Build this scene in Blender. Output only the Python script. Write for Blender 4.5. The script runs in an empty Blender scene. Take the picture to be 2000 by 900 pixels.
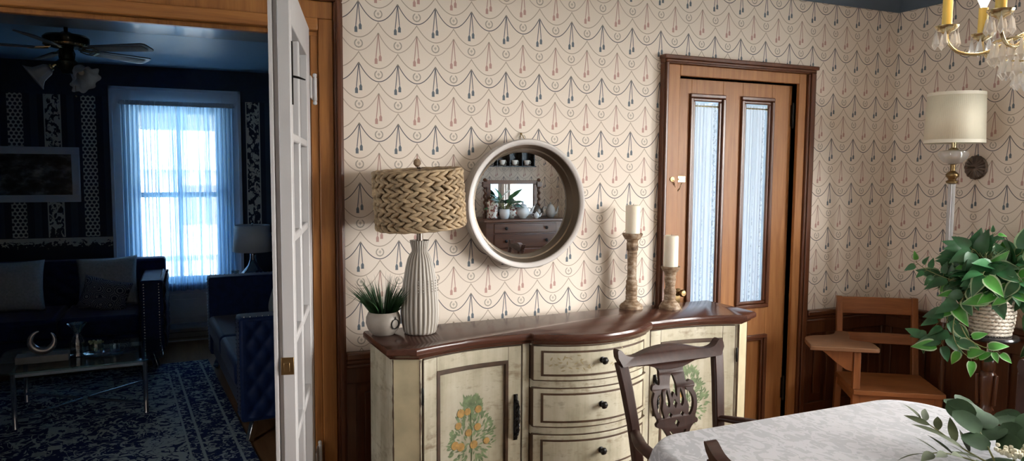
import bpy, bmesh, math, random
from mathutils import Vector, Matrix
PI = math.pi
rnd = random.Random(7)
SC = bpy.context.scene
COL = SC.collection

# ------------------------------------------------------------------ helpers
def lerp(a, b, t): return a + (b - a) * t
def V(*a): return Vector(a)

class G:
    """collects geometry for ONE mesh object"""
    def __init__(s): s.bm = bmesh.new(); s.mi = 0
    def face(s, vs):
        try:
            f = s.bm.faces.new(vs); f.material_index = s.mi; return f
        except ValueError: return None
    def hexa(s, p):
        v = [s.bm.verts.new(q) for q in p]
        for ids in ((0,3,2,1),(4,5,6,7),(0,1,5,4),(1,2,6,5),(2,3,7,6),(3,0,4,7)): s.face([v[i] for i in ids])
        return v
    def box(s, x0, x1, y0, y1, z0, z1):
        return s.hexa([(x0,y0,z0),(x1,y0,z0),(x1,y1,z0),(x0,y1,z0),(x0,y0,z1),(x1,y0,z1),(x1,y1,z1),(x0,y1,z1)])
    def cbox(s, c, sx, sy, sz, rot=None):
        vs = s.box(-sx/2, sx/2, -sy/2, sy/2, -sz/2, sz/2)
        m = Matrix.Translation(c) @ (rot.to_4x4() if rot is not None else Matrix.Identity(4))
        for v in vs: v.co = m @ v.co
        return vs
    def bar(s, a, b, w, h, up=(0,0,1)):
        a = Vector(a); b = Vector(b); d = (b-a); L = d.length; d.normalize()
        u = Vector(up); x = d.cross(u)
        if x.length < 1e-5: u = Vector((0,1,0)); x = d.cross(u)
        x.normalize(); u = x.cross(d)
        p = []
        for q in (a, b):
            for sx, su in ((-1,-1),(1,-1),(1,1),(-1,1)): p.append(q + x*sx*w/2 + u*su*h/2)
        return s.hexa(p)
    def rings(s, R, close=True, cap0=False, cap1=False):
        vs = [[s.bm.verts.new(q) for q in r] for r in R]
        n = len(vs[0])
        for a, b in zip(vs, vs[1:]):
            for i in range(n if close else n-1):
                j = (i+1) % n; s.face([a[i], a[j], b[j], b[i]])
        if cap0: s.face(vs[0][::-1])
        if cap1: s.face(vs[-1])
        return vs
    def lathe(s, prof, seg=24, c=(0,0,0), axis=None, rf=None, cap=True, scl=(1,1)):
        """prof [(r,z)] bottom to top"""
        c = Vector(c); q = Vector((0,0,1)).rotation_difference(Vector(axis)) if axis is not None else None
        R = []
        for r, z in prof:
            ring = []
            for i in range(seg):
                a = 2*PI*i/seg; rr = r*(rf(a, z) if rf else 1)
                p = Vector((rr*math.cos(a)*scl[0], rr*math.sin(a)*scl[1], z))
                if q: p = q @ p
                ring.append(c + p)
            R.append(ring)
        return s.rings(R, True, cap, cap)
    def tube(s, pts, r, seg=8, cap=True, up=(0,0,1), flat=1.0, closed=False):
        pts = [Vector(p) for p in pts]; n = len(pts)
        R = []; prev = None
        for i, p in enumerate(pts):
            if closed: d = pts[(i+1) % n] - pts[i-1]
            else: d = (pts[min(i+1,n-1)] - pts[max(i-1,0)])
            if d.length < 1e-9: d = Vector((0,0,1))
            d.normalize()
            if prev is None:
                x = d.cross(Vector(up))
                if x.length < 1e-4: x = d.cross(Vector((1,0,0.01)))
            else: x = prev - d*prev.dot(d)
            x.normalize(); prev = x; y = d.cross(x)
            rr = r[i] if isinstance(r, (list, tuple)) else r
            R.append([p + (x*math.cos(2*PI*k/seg) + y*flat*math.sin(2*PI*k/seg))*rr for k in range(seg)])
        if closed: R.append(R[0])
        return s.rings(R, True, cap and not closed, cap and not closed)
    def prism(s, poly, z0, z1, fn=None):
        fn = fn or (lambda x, y, z: (x, y, z))
        a = [s.bm.verts.new(fn(x, y, z0)) for x, y in poly]; b = [s.bm.verts.new(fn(x, y, z1)) for x, y in poly]
        n = len(poly)
        for i in range(n):
            j = (i+1) % n; s.face([a[i], a[j], b[j], b[i]])
        s.face(a[::-1]); s.face(b)
    def grid(s, f, nu, nv, cu=False):
        vs = [[s.bm.verts.new(f(i/nu, j/nv)) for i in range(nu if cu else nu+1)] for j in range(nv+1)]
        n = len(vs[0])
        for j in range(nv):
            for i in range(n if cu else n-1):
                k = (i+1) % n; s.face([vs[j][i], vs[j][k], vs[j+1][k], vs[j+1][i]])
        return vs
    def ball(s, c, r, seg=12, rg=8, scl=(1,1,1), rot=None):
        R = []
        for j in range(1, rg):
            t = -PI/2 + PI*j/rg
            R.append([Vector((math.cos(t)*math.cos(2*PI*i/seg)*r*scl[0], math.cos(t)*math.sin(2*PI*i/seg)*r*scl[1], math.sin(t)*r*scl[2])) for i in range(seg)])
        if rot is not None: R = [[rot @ p for p in q] for q in R]
        c = Vector(c)
        R = [[c + p for p in q] for q in R]
        return s.rings(R, True, True, True)
    def strand(s, c, d, n, L, w, h):
        """leaf-shaped chunky braid strand; d along, n outwards"""
        d = d.normalized(); n = (n - d*n.dot(d)).normalized(); b = d.cross(n)
        R = []
        for t, k in ((-1,.15),(-.6,.75),(0,1),(.6,.75),(1,.15)):
            R.append([c + d*t*L/2 + b*math.cos(a)*w/2*k + n*math.sin(a)*h/2*k for a in [2*PI*i/6 for i in range(6)]])
        s.rings(R, True, True, True)
    def leaf(s, base, d, n, L, w, kind='lance', fold=.25, droop=.3, m0=0, m1=None):
        d = Vector(d).normalized(); n = Vector(n); n = (n - d*n.dot(d))
        if n.length < 1e-4: n = d.orthogonal()
        n.normalize(); b = d.cross(n)
        N = 7; rows = []
        for i in range(N+1):
            t = i/N
            if kind == 'heart': ww = w*.5*(math.sin(PI*min(1, t*.93+.07)**.62))**.9 if t < 1 else 0
            elif kind == 'round': ww = w*.5*math.sqrt(max(0, 1-(2*t-1)**2))
            else: ww = w*.5*math.sin(PI*t**.8)**.9 if 0 < t < 1 else 0
            ww = max(ww, .0006)
            ctr = Vector(base) + d*(t*L) - n*(droop*L*t*t)
            row = []
            for u in (-1, -.76, 0, .76, 1): row.append(s.bm.verts.new(ctr + b*u*ww + n*abs(u)*ww*fold))
            rows.append(row)
        for i in range(N):
            for k in range(4):
                f = s.face([rows[i][k], rows[i][k+1], rows[i+1][k+1], rows[i+1][k]])
                if f: f.material_index = m0 if (m1 is None or k in (1, 2)) else m1
    def xf(s, m):
        for v in s.bm.verts: v.co = m @ v.co
        return s

def finish(g, name, mats, parent=None, ang=38, bevel=0, seg=2, sub=0, solid=0):
    bm = g.bm
    bmesh.ops.recalc_face_normals(bm, faces=bm.faces[:])
    me = bpy.data.meshes.new(name); bm.to_mesh(me); bm.free()
    for m in (mats if isinstance(mats, (list, tuple)) else [mats]): me.materials.append(m)
    if ang:
        me.polygons.foreach_set('use_smooth', [True]*len(me.polygons)); me.set_sharp_from_angle(angle=math.radians(ang))
    o = bpy.data.objects.new(name, me); COL.objects.link(o)
    if parent: o.parent = parent
    if solid:
        md = o.modifiers.new('s', 'SOLIDIFY'); md.thickness = solid; md.offset = 0
    if bevel:
        md = o.modifiers.new('b', 'BEVEL'); md.width = bevel; md.segments = seg; md.limit_method = 'ANGLE'; md.angle_limit = math.radians(40)
        md.harden_normals = False
    if sub:
        md = o.modifiers.new('u', 'SUBSURF'); md.levels = sub; md.render_levels = sub
    return o
def tag(o, label, cat, group=None):
    o['label'] = label; o['category'] = cat
    if group: o['group'] = group
    return o
def thing(name, label, cat, loc=(0,0,0), rz=0, group=None):
    o = bpy.data.objects.new(name, None); COL.objects.link(o); o.empty_display_size = .05
    o.location = loc; o.rotation_euler = (0, 0, rz)
    return tag(o, label, cat, group)
def struct(o): o['kind'] = 'structure'; return o
def copy_tree(o, parent=None):
    c = o.copy(); COL.objects.link(c)
    if parent: c.parent = parent
    for ch in list(o.children): copy_tree(ch, c)
    return c

def plate(outline, holes, thick, depthfn=None, res=1):
    """pierced flat board: outline/holes lists of (x,z); returns a G whose verts are (x, y, z), y = thickness"""
    cu = bpy.data.curves.new('tmp', 'CURVE'); cu.dimensions = '2D'; cu.fill_mode = 'BOTH'; cu.extrude = thick/2
    for pl in [outline] + holes:
        sp = cu.splines.new('POLY'); sp.points.add(len(pl)-1); sp.use_cyclic_u = True
        for p, (x, z) in zip(sp.points, pl): p.co = (x, z, 0, 1)
    ob = bpy.data.objects.new('tmp', cu); COL.objects.link(ob)
    me = ob.to_mesh(); g = G(); g.bm.from_mesh(me); ob.to_mesh_clear()
    COL.objects.unlink(ob); bpy.data.objects.remove(ob); bpy.data.curves.remove(cu)
    bmesh.ops.remove_doubles(g.bm, verts=g.bm.verts[:], dist=1e-5)
    for v in g.bm.verts:
        x, z, y = v.co; v.co = (x, y + (depthfn(x, z) if depthfn else 0), z)
    return g
def smooth_poly(pts, n=4, closed=True):
    out = []; N = len(pts)
    for i in range(N if closed else N-1):
        p0, p1, p2, p3 = [pts[k % N] if closed else pts[max(0, min(N-1, k))] for k in (i-1, i, i+1, i+2)]
        for k in range(n):
            t = k/n
            out.append(tuple(.5*((2*b)+(-a+c)*t+(2*a-5*b+4*c-d)*t*t+(-a+3*b-3*c+d)*t**3) for a, b, c, d in zip(p0, p1, p2, p3)))
    if not closed: out.append(tuple(pts[-1]))
    return out

# ------------------------------------------------------------------ materials
class NT:
    def __init__(s, name):
        s.m = bpy.data.materials.new(name); s.m.use_nodes = True
        s.t = s.m.node_tree; s.t.nodes.clear()
        s.out = s.t.nodes.new('ShaderNodeOutputMaterial')
    def n(s, typ, **kw):
        nd = s.t.nodes.new(typ)
        for k, v in kw.items(): setattr(nd, k, v)
        return nd
    def set(s, sock, v):
        if isinstance(v, bpy.types.NodeSocket): s.t.links.new(v, sock)
        elif isinstance(v, (tuple, list)) and sock.type == 'RGBA': sock.default_value = (*v[:3], 1)
        else: sock.default_value = v
    def op(s, op, a, b=None, c=None, clamp=False):
        nd = s.n('ShaderNodeMath', operation=op, use_clamp=clamp)
        for i, v in enumerate((a, b, c)):
            if v is not None: s.set(nd.inputs[i], v)
        return nd.outputs[0]
    def add(s, a, b): return s.op('ADD', a, b)
    def sub(s, a, b): return s.op('SUBTRACT', a, b)
    def mul(s, a, b): return s.op('MULTIPLY', a, b)
    def absv(s, a): return s.op('ABSOLUTE', a)
    def sat(s, a): return s.op('ADD', a, 0.0, clamp=True)
    def mx(s, *a):
        r = a[0]
        for b in a[1:]: r = s.op('MAXIMUM', r, b)
        return r
    def hyp(s, a, b): return s.op('SQRT', s.add(s.mul(a, a), s.mul(b, b)))
    def line(s, dist, w, aa=.0012):
        return s.op('MULTIPLY_ADD', s.sub(w, dist), 1/aa, .5, clamp=True)
    def inr(s, v, a, b): return s.mul(s.op('GREATER_THAN', v, a), s.op('LESS_THAN', v, b))
    def coord(s, which='Object'): return s.n('ShaderNodeTexCoord').outputs[which]
    def xyz(s, v=None):
        nd = s.n('ShaderNodeSeparateXYZ'); s.set(nd.inputs[0], v if v is not None else s.coord()); return nd.outputs
    def comb(s, x, y, z):
        nd = s.n('ShaderNodeCombineXYZ')
        for i, v in enumerate((x, y, z)): s.set(nd.inputs[i], v)
        return nd.outputs[0]
    def mapv(s, scale, v=None, loc=(0,0,0), rot=(0,0,0)):
        nd = s.n('ShaderNodeMapping'); s.set(nd.inputs['Vector'], v if v is not None else s.coord())
        nd.inputs['Scale'].default_value = scale; nd.inputs['Location'].default_value = loc; nd.inputs['Rotation'].default_value = rot
        return nd.outputs[0]
    def noise(s, v, scale, detail=3, rough=.5, dist=0):
        nd = s.n('ShaderNodeTexNoise'); s.set(nd.inputs['Vector'], v)
        for k, x in (('Scale', scale), ('Detail', detail), ('Roughness', rough), ('Distortion', dist)): nd.inputs[k].default_value = x
        return nd.outputs['Fac']
    def voro(s, v, scale, feature='F1', rand=1):
        nd = s.n('ShaderNodeTexVoronoi', feature=feature); s.set(nd.inputs['Vector'], v)
        nd.inputs['Scale'].default_value = scale; nd.inputs['Randomness'].default_value = rand
        return nd.outputs['Distance']
    def ramp(s, fac, stops):
        nd = s.n('ShaderNodeValToRGB'); s.set(nd.inputs[0], fac); el = nd.color_ramp.elements
        while len(el) < len(stops): el.new(.5)
        for e, (p, c) in zip(el, stops): e.position = p; e.color = (*c, 1) if len(c) == 3 else c
        return nd.outputs[0]
    def mix(s, fac, a, b):
        nd = s.n('ShaderNodeMix', data_type='RGBA'); s.set(nd.inputs[0], fac); s.set(nd.inputs[6], a); s.set(nd.inputs[7], b)
        return nd.outputs[2]
    def bump(s, h, strength=.3, dist=.002):
        nd = s.n('ShaderNodeBump'); s.set(nd.inputs['Height'], h); nd.inputs['Strength'].default_value = strength; nd.inputs['Distance'].default_value = dist
        return nd.outputs[0]
    def bsdf(s, col, rough=.5, metal=0, bump=None, **kw):
        b = s.n('ShaderNodeBsdfPrincipled'); s.set(b.inputs['Base Color'], col); s.set(b.inputs['Roughness'], rough); s.set(b.inputs['Metallic'], metal)
        if bump is not None: s.set(b.inputs['Normal'], bump)
        for k, v in kw.items(): s.set(b.inputs[k.replace('_', ' ')], v)
        s.t.links.new(b.outputs[0], s.out.inputs[0]); return b
    def shader(s, sh): s.t.links.new(sh, s.out.inputs[0])

def plain(name, col, rough=.5, metal=0, var=.06, vs=12, bmp=0, **kw):
    t = NT(name); f = t.noise(t.coord(), vs, 4)
    c = t.ramp(f, [(.3, tuple(x*(1-var) for x in col)), (.7, tuple(min(1, x*(1+var)) for x in col))])
    t.bsdf(c, rough, metal, t.bump(f, bmp) if bmp else None, **kw); return t.m
def wood(name, c0, c1, rough=.35, axis='z', sc=1.0, coat=0, ring=6, spec=.5):
    t = NT(name); s = {'x': (1.2, 22, 22), 'y': (22, 1.2, 22), 'z': (22, 22, 1.2)}[axis]
    v = t.mapv(tuple(k*sc for k in s))
    f = t.noise(v, 1.6, 6, .62, .6); f2 = t.noise(v, 9, 3, .6)
    k = t.sat(t.add(t.mul(f, .8), t.mul(f2, .25)))
    c = t.ramp(k, [(.30, c0), (.52, tuple(lerp(a, b, .55) for a, b in zip(c0, c1))), (.72, c1)])
    t.bsdf(c, rough, 0, t.bump(f2, .08), Coat_Weight=coat, Specular_IOR_Level=spec); return t.m
def glassy(name, tint=(1,1,1), gl=.10, rough=.02):
    t = NT(name); tr = t.n('ShaderNodeBsdfTransparent'); tr.inputs[0].default_value = (*tint, 1)
    g = t.n('ShaderNodeBsdfGlossy'); g.inputs['Roughness'].default_value = rough
    fr = t.n('ShaderNodeLayerWeight'); fr.inputs[0].default_value = .5; p5 = t.mul(t.op('POWER', fr.outputs['Facing'], 5.0), .8)
    mx = t.n('ShaderNodeMixShader'); t.set(mx.inputs[0], t.sat(t.add(p5, gl*.6)))
    t.t.links.new(tr.outputs[0], mx.inputs[1]); t.t.links.new(g.outputs[0], mx.inputs[2]); t.shader(mx.outputs[0]); return t.m
def sheer(name, col, alpha=.5, stripes=30, lace=0, tl_=.62):
    """thin cloth: partly see-through, partly translucent, partly diffuse"""
    t = NT(name); co = t.coord(); x, y, z = t.xyz(co)
    st = t.noise(t.mapv((stripes, stripes, .25), co), 1, 3, .6)
    a = t.op('MULTIPLY_ADD', t.sub(st, .5), 1.5 if lace else 2.6, alpha, clamp=True)
    if lace:
        ln = t.noise(t.mapv((1,1,.8), co), lace, 4, .7); hole = t.op('GREATER_THAN', ln, .53)
        band = t.op('GREATER_THAN', t.noise(t.mapv((14,14,.1), co), 1, 1), .5)
        a = t.sat(t.sub(a, t.mul(t.mul(hole, band), .35)))
    df = t.n('ShaderNodeBsdfDiffuse'); df.inputs[0].default_value = (*col, 1)
    tl = t.n('ShaderNodeBsdfTranslucent'); tl.inputs[0].default_value = (*col, 1)
    m1 = t.n('ShaderNodeMixShader'); m1.inputs[0].default_value = tl_
    t.t.links.new(df.outputs[0], m1.inputs[1]); t.t.links.new(tl.outputs[0], m1.inputs[2])
    tr = t.n('ShaderNodeBsdfTransparent'); m2 = t.n('ShaderNodeMixShader'); t.set(m2.inputs[0], a)
    t.t.links.new(tr.outputs[0], m2.inputs[1]); t.t.links.new(m1.outputs[0], m2.inputs[2]); t.shader(m2.outputs[0]); return t.m
def emit(name, col, s):
    t = NT(name); e = t.n('ShaderNodeEmission'); e.inputs[0].default_value = (*col, 1); e.inputs[1].default_value = s; t.shader(e.outputs[0]); return t.m

def wallpaper(name):
    t = NT(name); x, y, z = t.xyz()
    S, P = .1736, .2608
    X0, Z0 = .6784, 2.331
    u = t.sub(x, y)                       # runs along either wall
    def row(phx, phz):
        uu = t.op('DIVIDE', t.sub(u, X0 + phx*S), S)
        a = t.mul(t.sub(t.op('FRACT', t.add(uu, .5)), .5), S)          # -S/2..S/2 about a peak
        d = t.mul(t.op('FRACT', t.op('DIVIDE', t.sub(Z0 - phz*P, z), P)), P)
        aa = t.absv(a); k = t.sub(1.0, t.mul(aa, 2/S))
        d1 = t.mul(t.sub(1.0, t.mul(k, k)), .080)
        sl = t.op('SQRT', t.add(1.0, t.op('POWER', t.mul(k, 1.84), 2.0)))
        main = t.op('DIVIDE', t.absv(t.sub(d, d1)), sl)
        q = t.mul(aa, 2/S)
        d2 = t.add(.086, t.mul(t.sub(1.0, t.mul(q, q)), .068))
        sl2 = t.op('SQRT', t.add(1.0, t.op('POWER', t.mul(q, 1.57), 2.0)))
        sec = t.op('DIVIDE', t.absv(t.sub(d, d2)), sl2)
        b = t.sub(S/2, aa)
        rr = t.hyp(b, t.sub(d, .050))
        ring = t.line(t.absv(t.sub(rr, .0165)), .0027)
        gap = t.mul(t.op('LESS_THAN', d, .043), t.op('LESS_THAN', b, .007))
        tick = t.op('GREATER_THAN', t.op('SINE', t.mul(t.op('ARCTAN2', t.sub(d, .05), b), 22.0)), -.5)
        ring = t.mul(t.mul(ring, t.sub(1.0, gap)), t.add(.55, t.mul(tick, .45)))
        fl = t.mx(t.mul(t.line(b, .0012), t.inr(d, .042, .058)), t.mul(t.line(t.absv(t.sub(d, .050)), .0012), t.op('LESS_THAN', b, .006)),
                  t.mul(t.line(t.absv(t.sub(t.hyp(b, t.sub(d, .048)), .004)), .001), 1.0))
        wre = t.mx(ring, t.mul(fl, .8))
        tas = []; cord = []
        for dx, top, bot in ((-.0107, .104, .134), (.0080, .092, .121)):
            lin = t.absv(t.sub(a, t.mul(t.op('DIVIDE', d, top), dx)))
            cord.append(t.mul(t.line(lin, .0019), t.inr(d, .004, top)))
            w = t.add(.0048, t.mul(t.op('POWER', t.sat(t.op('DIVIDE', t.sub(d, top), bot-top)), 1.5), .0080))
            knot = t.mul(t.absv(t.sub(t.op('DIVIDE', t.sub(d, top), bot-top), .38)), -.01)
            tas.append(t.mul(t.line(t.absv(t.sub(a, dx)), t.add(w, knot)), t.inr(d, top-.002, bot)))
        star = t.line(t.hyp(a, t.sub(d, .004)), .0042)
        return t.line(main, .0019), t.line(sec, .0018), wre, t.mx(*cord), t.mx(*tas), star
    A = row(0, 0); B = row(.5, .5)
    base = t.mix(t.noise(t.coord(), 240, 2), (.80, .715, .625), (.75, .665, .58))
    c = base
    def lay(c, mask, col, k=1.0): return t.mix(t.mul(mask, k), c, col)
    tan = (.36, .30, .24)
    c = lay(c, t.mx(A[1], B[1]), tan, .95)
    c = lay(c, B[0], (.38, .30, .255), .8)
    c = lay(c, t.mx(A[2], B[2]), (.24, .22, .185), .85)
    c = lay(c, A[0], (.055, .06, .085), .95)
    c = lay(c, B[3], (.33, .17, .145), .85); c = lay(c, B[4], (.44, .25, .22), .9)
    c = lay(c, A[3], (.06, .07, .10), .95); c = lay(c, A[4], (.095, .125, .155), .95)
    c = lay(c, t.mx(A[5], B[5]), (.30, .26, .2), .8)
    t.bsdf(c, .6, Specular_IOR_Level=.25); return t.m

def parlour_paper():
    t = NT('parlour_paper'); co = t.coord(); x, y, z = t.xyz(co)
    ph = t.op('DIVIDE', t.add(x, 1.3548), .272)
    cell = t.sub(t.op('FRACT', t.add(ph, .5)), .5)
    odd = t.op('GREATER_THAN', t.op('FRACT', t.mul(t.op('FLOOR', t.add(ph, .5)), .5)), .25)
    # honeycomb dots strip
    sx, sz = .036, .0623
    def hexd(ox, oz):
        fx = t.mul(t.sub(t.op('FRACT', t.op('DIVIDE', t.add(x, ox), sx)), .5), sx); fz = t.mul(t.sub(t.op('FRACT', t.op('DIVIDE', t.add(z, oz), sz)), .5), sz)
        return t.hyp(fx, fz)
    hd = t.op('MINIMUM', hexd(0, 0), hexd(sx/2, sz/2))
    dots = t.op('GREATER_THAN', hd, .0125)
    lf = t.noise(t.mapv((1,1,.7), co), 26, 3, .6, .8); leaf = t.op('LESS_THAN', lf, .5)
    edge = t.absv(t.mul(cell, .272))
    strip_dot = t.mul(t.op('LESS_THAN', edge, .056), t.sub(1.0, odd)); strip_leaf = t.mul(t.op('LESS_THAN', edge, .064), odd)
    cream = t.add(t.mul(strip_dot, dots), t.mul(strip_leaf, t.mx(leaf, t.op('GREATER_THAN', edge, .054))))
    up = t.inr(z, 1.005, 2.24)
    cream = t.mul(cream, up)
    low = t.mul(t.inr(z, .90, .985), t.op('LESS_THAN', t.noise(t.mapv((1,1,1.3), co), 30, 3, .6, .6), t.add(.28, t.mul(t.sub(z, .90), 4.5))))
    rail = t.inr(z, .985, .999)
    cream = t.sat(t.add(cream, t.mx(low, rail)))
    stripe = t.op('GREATER_THAN', t.absv(cell), .40)
    dark = t.mix(t.mul(stripe, up), (.022, .042, .075), (.045, .078, .125))
    bord = t.mul(t.op('GREATER_THAN', z, 2.24), t.noise(co, 18, 3, .6))
    dark = t.mix(t.mul(bord, .6), dark, (.06, .11, .18))
    c = t.mix(cream, dark, (.60, .66, .62))
    t.bsdf(c, .55, Specular_IOR_Level=.2); return t.m

def rug_mat():
    t = NT('rug_pile'); co = t.coord(); x, y, z = t.xyz(co)
    W, L = 1.25, 1.55
    ex = t.sub(W, t.absv(x)); ey = t.sub(L, t.absv(y)); e = t.op('MINIMUM', ex, ey)
    n1 = t.noise(co, 9, 4, .55, 1.2); n2 = t.noise(t.mapv((1,.6,1), co), 17, 3, .5, 1.5); v = t.voro(t.mapv((1,1.0,1), co), 10, 'DISTANCE_TO_EDGE')
    st = t.mul(t.op('FLOOR', t.mul(t.absv(x), 14.0)), 1/14); sy_ = t.mul(t.op('FLOOR', t.mul(t.absv(y), 14.0)), 1/14)
    dm = t.add(t.mul(st, 1.05), t.mul(sy_, .8)); inmed = t.op('LESS_THAN', dm, .88); edge = t.line(t.absv(t.sub(dm, .86)), .03, .01); core = t.op('LESS_THAN', dm, .34)
    mot = t.op('GREATER_THAN', t.noise(t.mapv((1, 1.5, 1), co), 8, 2, .5, 2.0), .57); mot2 = t.op('GREATER_THAN', t.noise(t.mapv((1.5, 1, 1), co, loc=(3,1,0)), 9, 2, .5, 1.8), .56)
    sc = t.op('LESS_THAN', t.absv(t.sub(t.noise(co, 6, 2, .5, 2.2), .5)), .02)
    outer = t.mx(mot, sc); inner = t.sub(1.0, t.mx(mot2, sc, t.line(t.absv(t.sub(dm, .34)), .02, .01)))
    cfield = t.mx(t.mul(t.sub(1.0, inmed), outer), t.mul(inmed, inner))
    border = t.op('LESS_THAN', e, .33)
    cb = t.sub(1.0, t.mx(t.op('GREATER_THAN', t.noise(co, 22, 3, .5, 1.6), .54), t.line(t.absv(t.sub(e, .07)), .008, .004), t.line(t.absv(t.sub(e, .255)), .008, .004), t.line(t.absv(t.sub(e, .325)), .008, .004)))
    navy = t.add(t.mul(border, cb), t.mul(t.sub(1.0, border), cfield))
    c = t.mix(t.sat(navy), (.36, .43, .46), (.022, .035, .10))
    f = t.noise(co, 300, 2)
    t.bsdf(c, .95, 0, t.bump(f, .5, .004), Specular_IOR_Level=.05); return t.m

def creampaint(name, worn=.5):
    t = NT(name); co = t.coord()
    n = t.noise(co, 6, 5, .6); st = t.noise(t.mapv((30, 30, 1.6), co), 1, 4, .6)
    c = t.ramp(t.add(t.mul(n, .6), t.mul(st, .4)), [(.32, (.30, .27, .185)), (.5, (.45, .415, .31)), (.66, (.545, .52, .42))])
    w = t.op('MULTIPLY_ADD', t.sub(t.add(t.mul(t.noise(t.mapv((3, 3, 14), co), 1.6, 5, .7), .7), t.mul(t.noise(co, 40, 3), .3)), .565), 7.0, worn*.32, clamp=True)
    c = t.mix(t.mul(w, .75), c, (.17, .115, .06))
    t.bsdf(c, .5, 0, t.bump(st, .1)); return t.m

M = {}
def mats():
    M['paper'] = wallpaper('tassel_wallpaper'); M['ppaper'] = parlour_paper(); M['rug'] = rug_mat()
    M['oak'] = wood('oak_casing', (.16, .055, .013), (.36, .15, .042), .33, 'z', spec=.4)
    M['oakx'] = wood('oak_casing_across', (.16, .055, .013), (.36, .15, .042), .33, 'x', spec=.4)
    M['oakdoor'] = wood('oak_door', (.22, .085, .027), (.40, .18, .062), .4, 'z', spec=.3)
    M['oakdark'] = wood('dark_moulding', (.06, .018, .008), (.13, .045, .018), .28, 'z')
    M['wains'] = wood('wainscot_wood', (.045, .015, .007), (.12, .042, .016), .3, 'z')
    M['wainsx'] = wood('wainscot_rail', (.05, .017, .008), (.13, .046, .018), .28, 'x')
    M['mahog'] = wood('mahogany_top', (.035, .013, .009), (.085, .032, .020), .2, 'x', spec=.5)
    M['chair'] = wood('dark_chair_wood', (.018, .007, .005), (.045, .017, .011), .40, 'z', spec=.22)
    M['desk'] = wood('school_oak', (.165, .052, .015), (.33, .12, .037), .4, 'x', 1.2)
    M['deskz'] = wood('school_oak_upright', (.165, .052, .015), (.32, .115, .035), .4, 'z', 1.2)
    M['tablet'] = wood('tablet_oak', (.12, .052, .022), (.22, .105, .05), .45, 'x', 1.2)
    M['floor'] = wood('floor_boards', (.16, .075, .03), (.32, .17, .08), .3, 'y', .6)
    M['dresser'] = wood('dresser_wood', (.05, .018, .009), (.12, .045, .02), .3, 'x')
    M['white'] = plain('white_paint', (.50, .49, .495), .35, var=.02, Specular_IOR_Level=.4)
    M['pwhite'] = plain('parlour_white_paint', (.56, .67, .77), .4, var=.03)
    M['ceil'] = plain('slate_blue_ceiling', (.085, .125, .175), .5, var=.04)
    M['cwhite'] = plain('white_ceiling', (.80, .80, .79), .7, var=.02)
    t = NT('parlour_ceiling'); co = t.coord(); x, y, z = t.xyz(co)
    k = t.mul(t.op('SINE', t.mul(x, 110.0)), t.op('SINE', t.mul(y, 110.0)))
    t.bsdf(t.mix(t.noise(co, 30, 3), (.24, .42, .60), (.28, .47, .65)), .38, 0, t.bump(k, .12, .003)); M['pceil'] = t.m
    M['ptrim'] = plain('glossy_ceiling_border', (.55, .64, .70), .16, var=.03)
    M['cream'] = creampaint('cream_paint', .7); M['creamw'] = creampaint('worn_cream_paint', .95)
    M['olive'] = plain('ochre_paint', (.46, .40, .26), .5, var=.18, vs=9)
    M['glaze'] = plain('dark_glaze', (.06, .032, .016), .5, var=.3, vs=25)
    M['iron'] = plain('black_iron', (.012, .011, .011), .38, .6)
    M['brass'] = plain('brass', (.58, .47, .27), .25, 1); M['obrass'] = plain('old_brass', (.25, .17, .08), .35, 1)
    M['chrome'] = plain('chrome', (.6, .62, .64), .12, 1, .02); M['pewter'] = plain('pewter', (.16, .13, .11), .35, .9)
    M['silverframe'] = plain('silver_grey_frame', (.47, .44, .42), .42, .25, .04)
    M['bronzewell'] = plain('bronze_well', (.13, .10, .072), .36, .6, .05)
    t = NT('mirror_glass'); g = t.n('ShaderNodeBsdfGlossy'); g.inputs['Roughness'].default_value = 0; g.inputs[0].default_value = (.92, .93, .93, 1); t.shader(g.outputs[0]); M['mirror'] = t.m
    M['glass'] = glassy('window_glass', gl=.07); M['tglass'] = glassy('table_glass', (.72, .86, .86), .12)
    M['vglass'] = glassy('vase_glass', (.80, .88, .90), .42); 
    t = NT('crystal'); tr = t.n('ShaderNodeBsdfTransparent'); tr.inputs[0].default_value = (.95,.95,.94,1); g_ = t.n('ShaderNodeBsdfGlossy'); g_.inputs['Roughness'].default_value = .05; d_ = t.n('ShaderNodeBsdfTranslucent'); d_.inputs[0].default_value = (.9,.87,.84,1); e_ = t.n('ShaderNodeBsdfDiffuse'); e_.inputs[0].default_value = (.85,.82,.80,1)
    a_ = t.n('ShaderNodeMixShader'); a_.inputs[0].default_value = .5; b_ = t.n('ShaderNodeMixShader'); b_.inputs[0].default_value = .45; c_ = t.n('ShaderNodeMixShader'); c_.inputs[0].default_value = .25
    t.t.links.new(d_.outputs[0], a_.inputs[1]); t.t.links.new(e_.outputs[0], a_.inputs[2]); t.t.links.new(tr.outputs[0], b_.inputs[1]); t.t.links.new(a_.outputs[0], b_.inputs[2]); t.t.links.new(b_.outputs[0], c_.inputs[1]); t.t.links.new(g_.outputs[0], c_.inputs[2]); t.shader(c_.outputs[0]); M['crystal'] = t.m
    M['sheer'] = sheer('sheer_curtain', (.50, .76, .98), .78, 52); M['lace'] = sheer('lace_curtain', (.80, .83, .87), .86, 60, 60, .58)
    M['seagrass'] = plain('seagrass', (.36, .265, .16), .75, var=.4, vs=35, bmp=.3)
    t = NT('ribbed_ceramic'); x, y, z = t.xyz(); a = t.op('ARCTAN2', y, x); r = t.op('COSINE', t.mul(a, 24.0))
    t.bsdf(t.mix(t.sat(t.op('MULTIPLY_ADD', r, .6, .5)), (.18, .15, .115), (.48, .45, .41)), .5, 0); M['ribbed'] = t.m
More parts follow.
